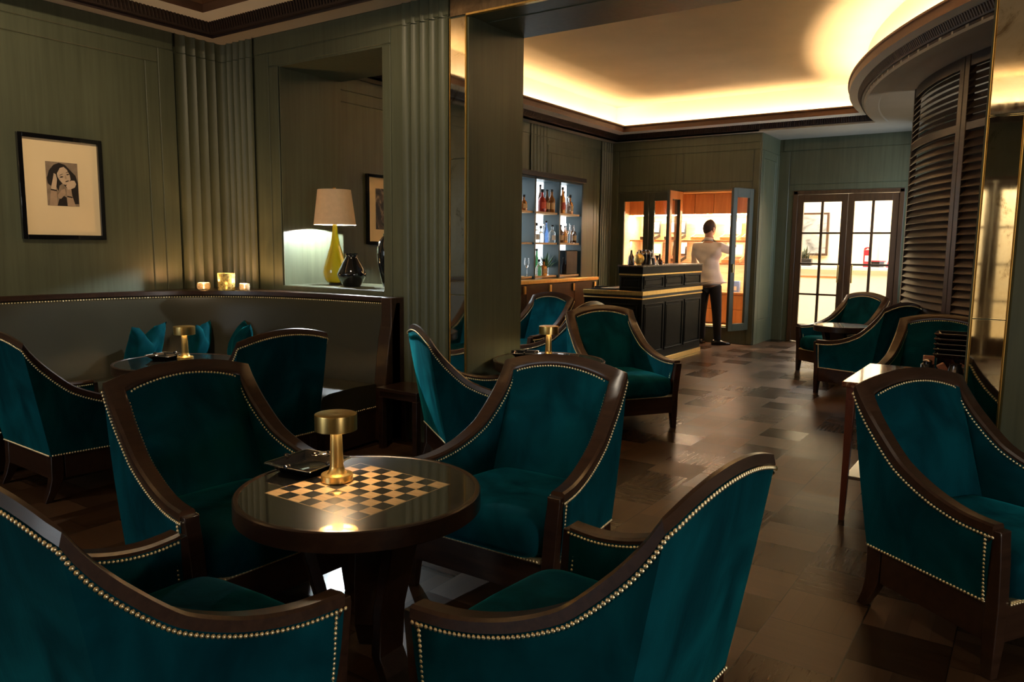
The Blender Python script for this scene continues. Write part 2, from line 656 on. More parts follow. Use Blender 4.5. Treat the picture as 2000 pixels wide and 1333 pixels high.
M_SHELFB = mat_simple('teal_back_panel', (0.012, 0.036, 0.046), 0.35, var=0.1, scale=2)
M_SHADE = mat_simple('linen_shade', (0.62, 0.46, 0.30), 0.9, var=0.05, scale=30)
_nt = M_SHADE.node_tree
_tl = _nt.nodes.new('ShaderNodeBsdfTranslucent')
_tl.inputs[0].default_value = (0.80, 0.55, 0.32, 1)
_mx = _nt.nodes.new('ShaderNodeMixShader')
_mx.inputs[0].default_value = 0.035
_nt.links.new(_nt.nodes['Principled BSDF'].outputs[0], _mx.inputs[1])
_nt.links.new(_tl.outputs[0], _mx.inputs[2])
_nt.links.new(_mx.outputs[0], _nt.nodes['Material Output'].inputs[0])
M_AMBERG = mat_simple('amber_glass', (0.75, 0.60, 0.02), 0.03, trans=0.55, ior=1.5, var=0.0, coat=1.0)
M_MATB = mat_simple('cream_mount', (0.92, 0.74, 0.46), 0.8, var=0.03, scale=3)
M_SKIN = mat_simple('skin', (0.55, 0.30, 0.20), 0.5, var=0.05)
M_SHIRT = mat_simple('white_shirt', (0.74, 0.66, 0.58), 0.85, var=0.08, scale=6)
M_TROUSER = mat_simple('black_cloth', (0.008, 0.008, 0.010), 0.85, var=0.0)
M_HAIR = mat_simple('brown_hair', (0.045, 0.022, 0.012), 0.6, var=0.2, scale=40)
M_GLASS = mat_glass('clear_glass')
M_GLASSO = mat_simple('drink_glass', (1, 1, 1), 0.0, trans=1.0, ior=1.45, var=0.0)
M_CREAMW = mat_simple('lobby_cream', (0.78, 0.66, 0.44), 0.7, var=0.04, scale=2)
M_CREAMP = mat_simple('lobby_pale', (0.82, 0.76, 0.64), 0.6, var=0.03, scale=2)
M_RED = mat_simple('deep_red', (0.42, 0.02, 0.03), 0.5, var=0.1)
M_WHITE = mat_simple('white_paper', (0.75, 0.73, 0.68), 0.7, var=0.03)
M_MARBLE = mat_marble()
M_REDLEG = mat_wood('red_mahogany', (0.15, 0.035, 0.015), (0.25, 0.065, 0.028), 0.3, (20, 20, 2), 0.4)
M_LED = mat_simple('led_strip', (1, 1, 1), 0.5, var=0.0, emit=(0.85, 0.95, 1.0), estr=2.8)
M_LEDW = mat_simple('warm_led_strip', (1, 1, 1), 0.5, var=0.0, emit=(1.0, 0.80, 0.52), estr=130.0)
M_CHESS = mat_chess(0.0, -0.002, 0.204)
M_TOPB = mat_simple('black_glass_top', (0.006, 0.006, 0.006), 0.35, coat=1.0, coat_rough=0.012, var=0.0)
M_TOPB.node_tree.nodes['Principled BSDF'].inputs['Coat IOR'].default_value = 2.8
# ------------------------------------------------------------------ room shell
XL, YN, YB, YC, YD, ZS = -5.73, 4.05, 4.70, 11.10, 12.0, 3.03
XJ, XR = -3.15, 3.5
YR = -3.7
ZC = 3.55

mb = MB().box(XL - 0.3, XR + 0.3, YR - 0.3, YD + 0.05, -0.1, 0.0)
struct(mb, 'floor', M_FLOOR, smooth=False)


def panel(mb, M, a0, a1, b0, b1, t0, t1, ch=0.004):
    """slab with a small chamfer, in a wall frame (a along, b up, c out)"""
    vs = []
    for c, d in ((t0, 0.0), (t1 - ch, 0.0), (t1, ch)):
        vs.append([M @ Vector((a0 + d, b0 + d, c)), M @ Vector((a1 - d, b0 + d, c)), M @ Vector((a1 - d, b1 - d, c)), M @ Vector((a0 + d, b1 - d, c))])
    mb.loft(vs)


def frame_M(origin, a, b, c):
    m = Matrix.Identity(4)
    for i in range(3):
        m[i][0], m[i][1], m[i][2], m[i][3] = a[i], b[i], c[i], origin[i]
    return m


# wall frames: a = along the wall, b = up, c = into the room
F_LEFT = frame_M((XL, 0, 0), (0, 1, 0), (0, 0, 1), (1, 0, 0))
F_MID = frame_M((0, YN, 0), (1, 0, 0), (0, 0, 1), (0, -1, 0))
F_FAR = frame_M((0, YC, 0), (1, 0, 0), (0, 0, 1), (0, -1, 0))
F_DOOR = frame_M((0, YD, 0), (1, 0, 0), (0, 0, 1), (0, -1, 0))


def flutes(mb, M, a0, a1, n, b0, b1, t=0.024, depth=0.022, seg=7):
    """concave flutes between sharp arrises"""
    w = (a1 - a0) / n
    prof = []
    for k in range(n):
        for s in range(seg + (1 if k == n - 1 else 0)):
            u = s / seg
            prof.append((a0 + (k + u) * w, t - depth * sin(pi * u) ** 0.8 if 0 < u < 1 else t))
    lo = [M @ Vector((a, b0, c)) for a, c in prof]
    hi = [M @ Vector((a, b1, c)) for a, c in prof]
    mb.grid([lo, hi])


G = 0.006   # groove between panels
T = 0.008   # panel thickness
# --- left wall, front bay
mb = MB()
mb.box(XL - 0.2, XL - 0.02, YR, YD, 0, ZC + 0.15)
mb.box(XL - 0.02, XL, YR, 3.60, 0, ZS)
mb.box(XL - 0.02, XL, YB, YC, 0, ZS)


def wall_field(mb, M, o0, o1, z0, z1, bw, t=T):
    """outer frame band and inner field, split by grooves"""
    g = G
    panel(mb, M, o0, o0 + bw - g, z0, z1 - bw - g, 0, t)
    panel(mb, M, o1 - bw + g, o1, z0, z1 - bw - g, 0, t)
    panel(mb, M, o0, o1, z1 - bw, z1, 0, t)
    panel(mb, M, o0 + bw, o1 - bw, z0, z1 - bw - g, 0, t)


panel(mb, F_LEFT, YR, 3.60, 2.89 + G, ZS, 0, T)
wall_field(mb, F_LEFT, 0.2, 3.468, 0.0, 2.89, 0.108)
panel(mb, F_LEFT, 3.468 + G, 3.605, 0.0, 2.89, 0, T)
wall_field(mb, F_LEFT, -3.6, 0.2 - G, 0.0, 2.89, 0.108)
# far bay beyond the middle wall and behind the bar
panel(mb, F_LEFT, YB, YC, 2.89 + G, ZS, 0, T)
wall_field(mb, F_LEFT, YB, 7.45, 0.0, 2.89, 0.108)
wall_field(mb, F_LEFT, 9.17, 10.62, 0.0, 2.80, 0.10)
panel(mb, F_LEFT, 7.75 + G, 8.70, 0.0, 2.89, 0, T)
panel(mb, F_LEFT, 8.70, 9.15, 0.0, 2.38, 0, T)
panel(mb, F_LEFT, 7.45 + G, 7.75, 0.0, 2.89, 0, T)
panel(mb, F_LEFT, 10.62 + G, 10.70, 0.0, 2.89, 0, T)
flutes(mb, F_LEFT, 3.61, 4.05, 5, 0.0, 2.885)
flutes(mb, F_LEFT, 3.61, 4.05, 5, 2.89, ZS, 0.022)
flutes(mb, F_LEFT, 8.72, 9.13, 5, 2.40, 2.885)
flutes(mb, F_LEFT, 8.72, 9.13, 5, 2.89, ZS, 0.022)
flutes(mb, F_LEFT, 10.72, 11.09, 5, 0.0, 2.885)
flutes(mb, F_LEFT, 10.72, 11.09, 5, 2.89, ZS, 0.022)
struct(mb, 'wall_left', M_WALL, ang=25)

# --- middle wall with the opening for the lamp
NX0, NX1, NZ0, NZ1 = -5.025, -3.905, 1.07, 2.775
mb = MB()
mb.box(XL - 0.02, NX0, YN, YB, 0, ZS)
mb.box(NX1, XJ, YN, YB, 0, ZS)
mb.box(NX0, NX1, YN, YB, NZ1, ZS)
mb.box(NX0, NX1, YN, YB, 0, NZ0)
# face panels
panel(mb, F_MID, -5.31, XJ - 0.14, 2.89 + G, ZS, 0, T)
panel(mb, F_MID, -5.305, -5.133 - G, 0, 2.89, 0, T)
panel(mb, F_MID, -5.133, NX0, 0, 2.782, 0, T)
panel(mb, F_MID, NX1, -3.825, 0, 2.782, 0, T)
panel(mb, F_MID, -5.133, -3.825, 2.785 + G, 2.888, 0, T)
panel(mb, F_MID, -3.825 + G, -3.70, 0, 2.888, 0, T)
panel(mb, F_MID, NX0, NX1, 0.9, 1.068, 0, T)
flutes(mb, F_MID, -5.725, -5.312, 5, 0.0, 2.885)
flutes(mb, F_MID, -5.725, -5.312, 5, 2.89, ZS, 0.022)
flutes(mb, F_MID, -3.70, -3.292, 5, 0.0, 2.88)
flutes(mb, F_MID, -3.70, -3.292, 5, 2.888, ZS, 0.022)
# thin reveal strips on the sides of the opening
mb.box(NX0 - 0.001, NX0 + 0.006, YN + 0.0, YN + 0.06, NZ0, NZ1)
mb.box(NX0 - 0.001, NX0 + 0.012, YN + 0.0, YN + 0.03, NZ0, NZ1)
# jamb strips on the big opening
mb.box(XJ - 0.001, XJ + 0.010, YN + 0.0, YN + 0.05, 0, 2.86)
mb.box(XJ - 0.001, XJ + 0.006, YN + 0.055, YN + 0.09, 0, 2.86)
struct(mb, 'wall_middle', M_WALL, ang=25)

# --- beam over the big opening, its bronze glass fascia and brass edge
mb = MB()
mb.box(XJ, XR, YN + 0.012, YB, 2.872, ZC + 0.1)
mb.box(XL, XJ, YN, YB, ZS, ZC + 0.1)
mb.box(XJ, XR, YN + 0.20, YB - 0.20, 2.868, 2.873)
struct(mb, 'trim_1', M_WALL, smooth=False)
mb = MB().box(-3.287, XR, YN - 0.012, YN + 0.012, 2.878, ZS)
fas = struct(mb, 'trim_2', M_FASCIA, smooth=False)
mb = MB().box(-3.155, XR, YN - 0.016, YN + 0.014, 2.868, 2.880)
struct(mb, 'trim_3', M_BRASS, smooth=False)

# --- right pillar
PX = -0.235
mb = MB()
mb.box(PX, XR, YN, YB, 0, 2.872)
panel(mb, F_MID, PX + 0.145, PX + 0.30, 0, 2.868, 0, 0.012)
flutes(mb, F_MID, PX + 0.31, PX + 0.75, 5, 0.0, 2.868)
mb.box(PX - 0.012, PX, YN - 0.004, YN + 0.05, 0, 2.87)
struct(mb, 'wall_right_pillar', M_WALL, ang=25)

# --- mirrors on the two pillars


def mirror(name, label, x0, x1, joints):
    t = thing(name, label, 'mirror', ((x0 + x1) / 2, YN - 0.006, 0))
    xc = (x0 + x1) / 2
    prev = 0.0
    for j in joints + [2.868]:
        m = MB()
        panel(m, frame_M((0, 0, 0), (1, 0, 0), (0, 0, 1), (0, -1, 0)), x0 - xc + 0.002, x1 - xc - 0.002, prev + 0.002, j - 0.002, -0.004, 0.008, 0.003)
        m.build('mirror_pane', M_MIRROR, t, smooth=False)
        prev = j
    m = MB()
    m.box(x0 - xc - 0.004, x0 - xc, -0.012, 0.004, 0, 2.868)
    m.box(x1 - xc, x1 - xc + 0.004, -0.012, 0.004, 0, 2.868)
    m.build('brass_edging', M_BRASS, t, smooth=False)
    return t


mirror('pillar_mirror', 'narrow antique mirror strip on the green pillar beside the fluted pilaster', -3.285, -3.157, [1.07, 1.97])
mirror('pillar_mirror', 'wide antique mirror strip on the right-hand pillar behind the near armchair', PX, PX + 0.135, [1.094, 1.99])

# --- far wall with the cigar cupboard opening, and the blue-lit pier
CX0, CX1, CZ0, CZ1 = -5.57, -3.44, 0.22, 2.25
mb = MB()
mb.box(XL, CX0, YC, YC + 0.9, 0, ZS)
mb.box(CX1, -3.36, YC, YD + 0.1, 0, ZS)
mb.box(CX0, CX1, YC, YC + 0.9, CZ1, ZS)
mb.box(CX0, CX1, YC, YC + 0.9, 0, CZ0)
panel(mb, F_FAR, XL, -3.36, 2.90 + G, ZS, 0, T)
panel(mb, F_FAR, XL + 0.02, -5.60, 0, 2.90, 0, T)
panel(mb, F_FAR, -5.60 + G, -3.38, 2.80 + G, 2.90, 0, T)
panel(mb, F_FAR, -5.60 + G, -4.64, 2.36, 2.80, 0, T)
panel(mb, F_FAR, -4.64 + G, -4.52, 2.36, 2.80, 0, T)
panel(mb, F_FAR, -4.52 + G, -3.47, 2.36, 2.80, 0, T)
panel(mb, F_FAR, -3.47 + G, -3.37, 0, 2.80, 0, T)
panel(mb, F_FAR, -5.60 + G, -3.47, 2.26, 2.36 - G, 0, T)
# pier side facing the doors
F_PIER = frame_M((-3.36, 0, 0), (0, 1, 0), (0, 0, 1), (1, 0, 0))
panel(mb, F_PIER, YC, YD - 0.02, 2.80, ZS, 0, T)
panel(mb, F_PIER, YC, YC + 0.13, 0, 2.80 - G, 0, T)
panel(mb, F_PIER, YC + 0.13 + G, YD - 0.22, 0.36, 2.68, 0, T)
panel(mb, F_PIER, YC + 0.13 + G, YD - 0.14, 2.68 + G, 2.80 - G, 0, T)
panel(mb, F_PIER, YD - 0.22 + G, YD - 0.14, 0.36, 2.68, 0, T)
panel(mb, F_PIER, YD - 0.14 + G, YD, 0, 2.80 - G, 0, T)
panel(mb, F_PIER, YC + 0.13 + G, YD - 0.14, 0.0, 0.36 - G, 0, T)
struct(mb, 'wall_far', M_WALL, ang=25)

# --- wall over the glazed doors
DX0, DX1, DZ = -3.12, -1.62, 2.26
mb = MB()
mb.box(-3.36, DX0, YD, YD + 0.12, 0, ZS)
mb.box(DX1, XR, YD, YD + 0.12, 0, ZS)
mb.box(DX0, DX1, YD, YD + 0.12, DZ, ZS)
panel(mb, F_DOOR, -3.30, XR, 2.86, ZS, 0, T)
panel(mb, F_DOOR, -3.36, -3.20, 0, 2.86 - G, 0, T)
panel(mb, F_DOOR, -3.20 + G, -1.4, 2.36, 2.86 - G, 0, T)
panel(mb, F_DOOR, -3.20 + G, -1.4, 2.27, 2.36 - G, 0, T)
struct(mb, 'wall_door', M_WALL, ang=25)

# --- unseen walls that close the room: right side and rear
mb = MB()
mb.box(XR, XR + 0.2, YR, YD + 0.1, 0, ZC + 0.15)
struct(mb, 'wall_right', M_WALL, smooth=False)
RD0, RD1, RDZ = -1.35, 0.25, 2.35
mb = MB()
mb.box(XL, RD0, YR - 0.15, YR, 0, ZC + 0.15)
mb.box(RD1, XR, YR - 0.15, YR, 0, ZC + 0.15)
mb.box(RD0, RD1, YR - 0.15, YR, RDZ, ZC + 0.15)
struct(mb, 'wall_rear', M_WALL, smooth=False)

# ------------------------------------------------------------------ ceilings
mb = MB()
mb.box(XL, XR, YR, YN, ZC, ZC + 0.1)
mb.box(XL, XR, YB, YD + 0.05, ZC, ZC + 0.1)
struct(mb, 'ceiling', M_CEIL, smooth=False)


def sweep(mb, path, prof, closed=False):
    """path: list of (point, inward direction) in plan; prof: list of (offset inward, z)"""
    P = []
    for (x, y), (dx, dy) in path:
        P.append([Vector((x + dx * o, y + dy * o, z)) for o, z in prof])
    if closed:
        P.append(P[0])
    mb.grid(P)


def rect_path(x0, x1, y0, y1, step=None):
    r2 = 1.0
    return [((x0, y0), (r2, r2)), ((x0, y1), (r2, -r2)), ((x1, y1), (-r2, -r2)), ((x1, y0), (-r2, r2))]


def drum_path(a0, a1, n, r=DR):
    out = []
    for i in range(n + 1):
        a = radians(a0 + (a1 - a0) * i / n)
        out.append(((DC[0] + r * cos(a), DC[1] + r * sin(a)), (cos(a), sin(a))))
    return out


# far room: plan of the soffit edge, counter-clockwise from the beam at the left
YA, YE, XA = YB + 0.13, YC - 0.13, XL + 0.14
aE = math.degrees(atan2(YE - DC[1], -sqrt(DR ** 2 - (YE - DC[1]) ** 2))) % 360
aB = math.degrees(atan2(YA - DC[1], -sqrt(DR ** 2 - (YA - DC[1]) ** 2))) % 360
xE = DC[0] + DR * cos(radians(aE))
xB = DC[0] + DR * cos(radians(aB))


def far_path(n=40):
    p = [((XA, YA), (1, 1)), ((XA, YE), (1, -1)), ((xE, YE), (-0.9, -1))]
    dp = drum_path(aE, aB, n)
    p += dp[1:-1]
    p.append(((xB, YA), (-0.9, 1)))
    return p


# soffit round the far room (flat, z = 3.03) and the flat soffit of the drum corner
mb = MB()


def flat(mb, poly, z0, z1):
    mb.prism(poly, z0, z1)


flat(mb, [(XL, YB), (XA, YA), (XA, YE), (XL, YC)], ZS, ZS + 0.03)
flat(mb, [(XL, YC), (XA, YE), (xE, YE), (xE, YC)], ZS, ZS + 0.03)
flat(mb, [(XL, YB), (XA, YA), (xB, YA), (xB, YB)], ZS, ZS + 0.03)
dpts = [p for p, d in drum_path(aE, aB, 40)]
for i in range(40):
    (xa, ya), (xb, yb) = dpts[i], dpts[i + 1]
    flat(mb, [(xa, ya), (XR, ya), (XR, yb), (xb, yb)], ZS, ZS + 0.03)
flat(mb, [(-3.37, YC - 0.14), (XR, YC - 0.14), (XR, YD + 0.02), (-3.37, YD + 0.02)], ZS + 0.0005, ZS + 0.03)
# front room soffit
FX, FY = XL + 0.225, YN - 0.242
flat(mb, [(XL, YR), (FX, YR + 0.24), (FX, FY), (XL, YN)], ZS, ZS + 0.03)
flat(mb, [(XL, YN), (FX, FY), (XR - 0.22, FY), (XR, YN)], ZS, ZS + 0.03)
flat(mb, [(XR, YN), (XR - 0.22, FY), (XR - 0.22, YR + 0.24), (XR, YR)], ZS, ZS + 0.03)
flat(mb, [(XL, YR), (XR, YR), (XR - 0.22, YR + 0.24), (FX, YR + 0.24)], ZS, ZS + 0.03)
struct(mb, 'trim_4', M_SOFFIT, smooth=False)
# pale ring under the drum lip
mb = MB()
ring = drum_path(aE + 0.5, aB, 60)
sweep(mb, ring, [(-0.16, ZS - 0.001), (-0.15, ZS - 0.016), (-0.02, ZS - 0.016), (0.0, ZS - 0.001)])
struct(mb, 'trim_5', M_SOFFIT, ang=30)


def reeds(mb, path_fn_pts, dirs, o0, z0, o1, z1, pitch=0.03, h=0.008):
    """reeded band along a polyline: ridges standing off the sloping face"""
    for (p, d), (q, e) in zip(zip(path_fn_pts[:-1], dirs[:-1]), zip(path_fn_pts[1:], dirs[1:])):
        p, q, d, e = Vector(p), Vector(q), Vector(d), Vector(e)
        L = (q - p).length
        n = max(1, int(L / pitch))
        sl = Vector((o1 - o0, z1 - z0))
        nn = Vector((sl.y, -sl.x)).normalized() * h
        cols = []
        for i in range(n + 1):
            u = i / n
            for du, on in ((0.0, 0), (0.18, 1), (0.62, 1), (0.80, 0)):
                uu = u + du / n
                if uu > 1:
                    continue
                b = p.lerp(q, uu)
                dd = d.lerp(e, uu)
                cols.append([Vector((b.x + dd.x * (o + on * nn.x), b.y + dd.y * (o + on * nn.x), z + on * nn.y)) for o, z in ((o0, z0), (o1, z1))])
        mb.grid(cols)


def cornice(idx, path, s_in=1.0, zoff=0.0, closed=True):
    k = s_in
    z = ZS + zoff
    d1 = [(0.0, z), (0.0, z + 0.022), (0.035 * k, z + 0.022), (0.045 * k, z + 0.034)]
    d2 = [(0.10 * k, z + 0.098), (0.115 * k, z + 0.100), (0.130 * k, z + 0.118)]
    crown = [(0.130 * k, z + 0.118), (0.16 * k, z + 0.122), (0.21 * k, z + 0.138), (0.255 * k, z + 0.165), (0.28 * k, z + 0.175), (0.28 * k, z + 0.192),
             (0.25 * k, z + 0.192), (0.245 * k, z + 0.10)]
    if k < 0.8:
        crown[-2:] = [(0.26 * k, z + 0.192), (0.25 * k, z + 0.10)]
    mb = MB()
    sweep(mb, path, d1, closed)
    sweep(mb, path, d2, closed)
    pp = path + ([path[0]] if closed else [])
    reeds(mb, [p for p, d in pp], [d for p, d in pp], 0.045 * k, z + 0.034, 0.10 * k, z + 0.098)
    struct(mb, 'trim_%d' % idx, M_CORNDARK, smooth=False)
    mb = MB()
    sweep(mb, path, crown, closed)
    struct(mb, 'trim_%d' % (idx + 1), M_CORNICE, ang=30)
    # trough floor behind the lip
    mb = MB()
    sweep(mb, path, [(-0.03, z + 0.08), (0.25 * k, z + 0.10)], closed)
    sweep(mb, path, [(-0.005, z + 0.03), (-0.005, ZC + 0.02)], closed)
    struct(mb, 'trim_%d' % (idx + 2), M_COVE, ang=30)


pf = far_path()
straight = [((xB, YA), (-0.7, 1)), ((XA, YA), (1, 1)), ((XA, YE), (1, -1)), ((xE + 0.05, YE), (0.0, -1))]
cornice(6, straight, 1.0, 0.0, closed=False)
cornice(9, drum_path(aE + 0.3, aB, 60), 0.62, 0.0, closed=False)
cornice(12, rect_path(FX, XR - 0.22, YR + 0.24, FY), 0.95, -0.03, closed=True)
# upper part of the drum above the soffit, seen over the lip, and fill behind the cove walls
mb = MB()
for i in range(40):
    (xa, ya), (xb, yb) = dpts[i], dpts[i + 1]
    flat(mb, [(xa + 0.02, ya), (XR, ya), (XR, yb), (xb + 0.02, yb)], ZS + 0.035, ZC - 0.002)
struct(mb, 'trim_15', M_COVE, smooth=False)

# ------------------------------------------------------------------ curved louvred wall


def shp(a, r=SHR):
    return (SHC[0] + r * cos(radians(a)), SHC[1] + r * sin(radians(a)))


def shutter(label, a0, a1, z_mid=2.44):
    am = (a0 + a1) / 2
    c = shp(am)
    t = thing('louvred_shutter', label, 'shutter', (c[0], c[1], 0))
    C0 = Vector((c[0], c[1], 0))

    def P(a, r, z):
        x, y = shp(a, SHR + r)
        return Vector((x, y, z)) - C0
    wpost = math.degrees(0.07 / SHR)
    m = MB()
    for aa in (a0 + wpost / 2 + 0.05, a1 - wpost / 2 - 0.05):
        m.loft([[P(aa - wpost / 2, -0.03, z), P(aa + wpost / 2, -0.03, z), P(aa + wpost / 2, 0.03, z), P(aa - wpost / 2, 0.03, z)] for z in (0, ZS - 0.002)])
    for z0, z1 in ((0.0, 0.12), (z_mid - 0.035, z_mid + 0.035), (ZS - 0.10, ZS - 0.002)):
        secs = []
        for i in range(9):
            a = a0 + wpost + (a1 - a0 - 2 * wpost) * i / 8
            secs.append([P(a, -0.024, z0), P(a, 0.024, z0), P(a, 0.024, z1), P(a, -0.024, z1)])
        m.loft(secs)
    m.build('frame', M_SHUT, t, bevel=0.004)
    for z0, z1, n in ((0.14, z_mid - 0.04, 34), (z_mid + 0.04, ZS - 0.105, 8)):
        for k in range(n):
            z = z0 + (z1 - z0) * (k + 0.5) / n
            h = (z1 - z0) / n
            s = MB()
            secs = []
            tilt = random.uniform(-0.004, 0.004)
            for i in range(7):
                a = a0 + wpost + (a1 - a0 - 2 * wpost) * i / 6
                secs.append([P(a, 0.026, z - h * 0.62 + tilt), P(a, 0.030, z - h * 0.56 + tilt), P(a, -0.022, z + h * 0.52), P(a, -0.028, z + h * 0.46)])
            s.loft(secs)
            s.build('slat', M_SHUT, t, ang=50)
    return t


random.seed(5)
aP = math.degrees(atan2(7.64 - SHC[1], -0.65 - SHC[0])) % 360
a_s = math.degrees(atan2(8.98 - SHC[1], -1.19 - SHC[0])) % 360
shutter('dark wooden louvred panel of the curved corner wall, next to the glazed doors', a_s, aP)
shutter('dark wooden louvred panel of the curved corner wall, beside the right mirror pillar', aP, aP + (aP - a_s))
shutter('dark wooden louvred panel of the curved corner wall, mostly behind the right pillar', aP + (aP - a_s), aP + 2 * (aP - a_s))
# wall closing the drum beyond the shutters
mb = MB()
for k in range(8):
    b0, b1 = 245 + k * 6, 245 + (k + 1) * 6
    (xa, ya), (xb, yb) = shp(b0), shp(b1)
    mb.prism([(xa, ya), (xb, yb), (xb + 0.02, yb + 0.05), (xa + 0.05, ya + 0.02)], 0, ZS)
x, y = shp(a_s)
struct(mb, 'wall_drum', M_SHUT, smooth=False)
mb = MB().box(x - 0.025, x + 0.035, y - 0.03, y + 0.02, 0, ZS)
struct(mb, 'trim_16', M_DOORW, smooth=False)

# unseen window and its wall, added round the corridor daylight area light
mb = MB()
WX = -1.06
mb.box(WX, WX + 0.1, 10.6, 11.0, 0, ZS)
mb.box(WX, WX + 0.1, 11.8, YD, 0, ZS)
mb.box(WX, WX + 0.1, 11.0, 11.8, 0, 0.75)
mb.box(WX, WX + 0.1, 11.0, 11.8, 2.75, ZS)
struct(mb, 'wall_passage_side', M_WALL, smooth=False)
mb = MB()
for a, b in ((11.0, 11.05), (11.375, 11.425), (11.75, 11.8)):
    mb.box(WX + 0.02, WX + 0.07, a, b, 0.75, 2.75)
for a, b in ((0.75, 0.80), (1.725, 1.775), (2.70, 2.75)):
    mb.box(WX + 0.02, WX + 0.07, 11.0, 11.8, a, b)
wn_ = struct(mb, 'added_window_1', M_DOORW)
MB().box(WX + 0.04, WX + 0.045, 11.05, 11.75, 0.8, 2.7).build('glass', M_GLASS, wn_, smooth=False)

# ------------------------------------------------------------------ glazed double doors


def glazed_leaf(parent, x0, x1, z0, z1, y, cols, rows, handle_x, glass=M_GLASS):
    st, tr, br = 0.085, 0.11, 0.26
    m = MB()
    m.box(x0, x0 + st, y - 0.025, y + 0.025, z0, z1)
    m.box(x1 - st, x1, y - 0.025, y + 0.025, z0, z1)
    m.box(x0 + st, x1 - st, y - 0.025, y + 0.025, z1 - tr, z1)
    m.box(x0 + st, x1 - st, y - 0.025, y + 0.025, z0, z0 + br)
    leaf = m.build('door_leaf', M_DOORW, parent, bevel=0.004)
    gx0, gx1, gz0, gz1 = x0 + st, x1 - st, z0 + br, z1 - tr
    mw = 0.028
    for c in range(1, cols):
        xx = gx0 + (gx1 - gx0) * c / cols
        MB().box(xx - mw / 2 - 0.004, xx + mw / 2 + 0.004, y - 0.018, y + 0.018, gz0, gz1).build('glazing_bar', M_DOORW, leaf, bevel=0.003)
    for r in range(1, rows):
        zz = gz0 + (gz1 - gz0) * r / rows
        MB().box(gx0, gx1, y - 0.0175, y + 0.0175, zz - mw / 2, zz + mw / 2).build('glazing_bar', M_DOORW, leaf, bevel=0.003)
    MB().box(gx0, gx1, y - 0.003, y + 0.003, gz0, gz1).build('glass', glass, leaf, smooth=False)
    m = MB()
    hy = y - 0.075
    for z in (0.93, 1.16):
        m.box(handle_x - 0.008, handle_x + 0.008, hy, y - 0.02, z - 0.008, z + 0.008)
    m.box(handle_x - 0.010, handle_x + 0.010, hy - 0.010, hy + 0.006, 0.915, 1.175)
    m.build('handle', M_BRASS, leaf, bevel=0.003)
    return leaf


d = MB()
d.box(DX0, DX0 + 0.06, YD - 0.01, YD + 0.13, 0, DZ)
d.box(DX1 - 0.06, DX1, YD - 0.01, YD + 0.13, 0, DZ)
d.box(DX0, DX1, YD - 0.01, YD + 0.13, DZ - 0.05, DZ)
door = struct(d, 'door_1', M_DOORW, bevel=0.004)
xm = -2.352
glazed_leaf(door, DX0 + 0.062, xm - 0.002, 0.01, DZ - 0.055, YD + 0.03, 2, 4, xm - 0.075)
glazed_leaf(door, xm + 0.002, DX1 - 0.062, 0.01, DZ - 0.055, YD + 0.03, 2, 4, xm + 0.115)

d = MB()
d.box(RD0, RD0 + 0.06, YR - 0.14, YR + 0.01, 0, RDZ)
d.box(RD1 - 0.06, RD1, YR - 0.14, YR + 0.01, 0, RDZ)
d.box(RD0, RD1, YR - 0.14, YR + 0.01, RDZ - 0.05, RDZ)
door = struct(d, 'door_2', M_DOORW, bevel=0.004)
glazed_leaf(door, RD0 + 0.062, -0.552, 0.01, RDZ - 0.055, YR - 0.05, 2, 4, -0.62)
glazed_leaf(door, -0.548, RD1 - 0.062, 0.01, RDZ - 0.055, YR - 0.05, 2, 4, -0.48)
# bright passage behind the rear doors
mb = MB()
mb.box(-2.6, 1.6, YR - 2.2, YR - 2.1, 0, 3.0)
mb.box(-2.7, -2.6, YR - 2.2, YR - 0.15, 0, 3.0)
mb.box(1.6, 1.7, YR - 2.2, YR - 0.15, 0, 3.0)
mb.box(-2.7, 1.7, YR - 2.2, YR - 0.15, 3.0, 3.1)
mb.box(-2.7, 1.7, YR - 2.2, YR - 0.15, -0.1, 0.0)
struct(mb, 'wall_passage', M_CREAMW, smooth=False)
area('passage_light', (-0.5, YR - 1.2, 2.9), (-0.5, YR - 1.2, 0), 1.5, 1.0, 90.0, (1.0, 0.90, 0.72))

# ------------------------------------------------------------------ lobby beyond the glazed doors
mb = MB()
mb.box(-7.0, 2.5, 15.6, 15.7, 0, 3.4)
mb.box(-7.0, -6.9, YD + 0.12, 15.6, 0, 3.4)
mb.box(2.4, 2.5, YD + 0.12, 15.6, 0, 3.4)
mb.box(-7.0, 2.5, YD + 0.12, 15.7, 3.4, 3.5)
mb.box(-7.0, 2.5, YD + 0.06, 15.7, -0.1, 0.0)
mb.box(-2.45, -2.3, 15.52, 15.6, 0, 3.4)
mb.box(-2.0, -1.2, 15.55, 15.6, 1.35, 2.2)
struct(mb, 'wall_lobby', M_CREAMW, smooth=False)
t = thing('reception_counter', 'pale cream reception counter in the bright lobby beyond the glazed doors', 'counter', (-2.4, 14.45, 0))
m = MB()
m.box(-1.9, 1.4, -0.22, 0.28, 0, 1.04)
m.build('body', M_CREAMP, t, bevel=0.01)
MB().box(-1.95, 1.45, -0.27, 0.30, 1.04, 1.10).build('worktop', M_CREAMP, t, bevel=0.008)
MB().box(-1.9, -0.35, -0.226, -0.22, 0.90, 0.93).build('inlay_band', M_CEDAR, t)
t = thing('lobby_picture', 'dark framed landscape picture on the lobby wall, seen through the left door', 'picture', (-3.72, 15.56, 0))
MB().box(-0.36, 0.36, -0.03, 0.02, 1.28, 2.1).build('frame', M_DOORW, t, bevel=0.006)
pm, pnt, pb = mat_new('murky_picture')
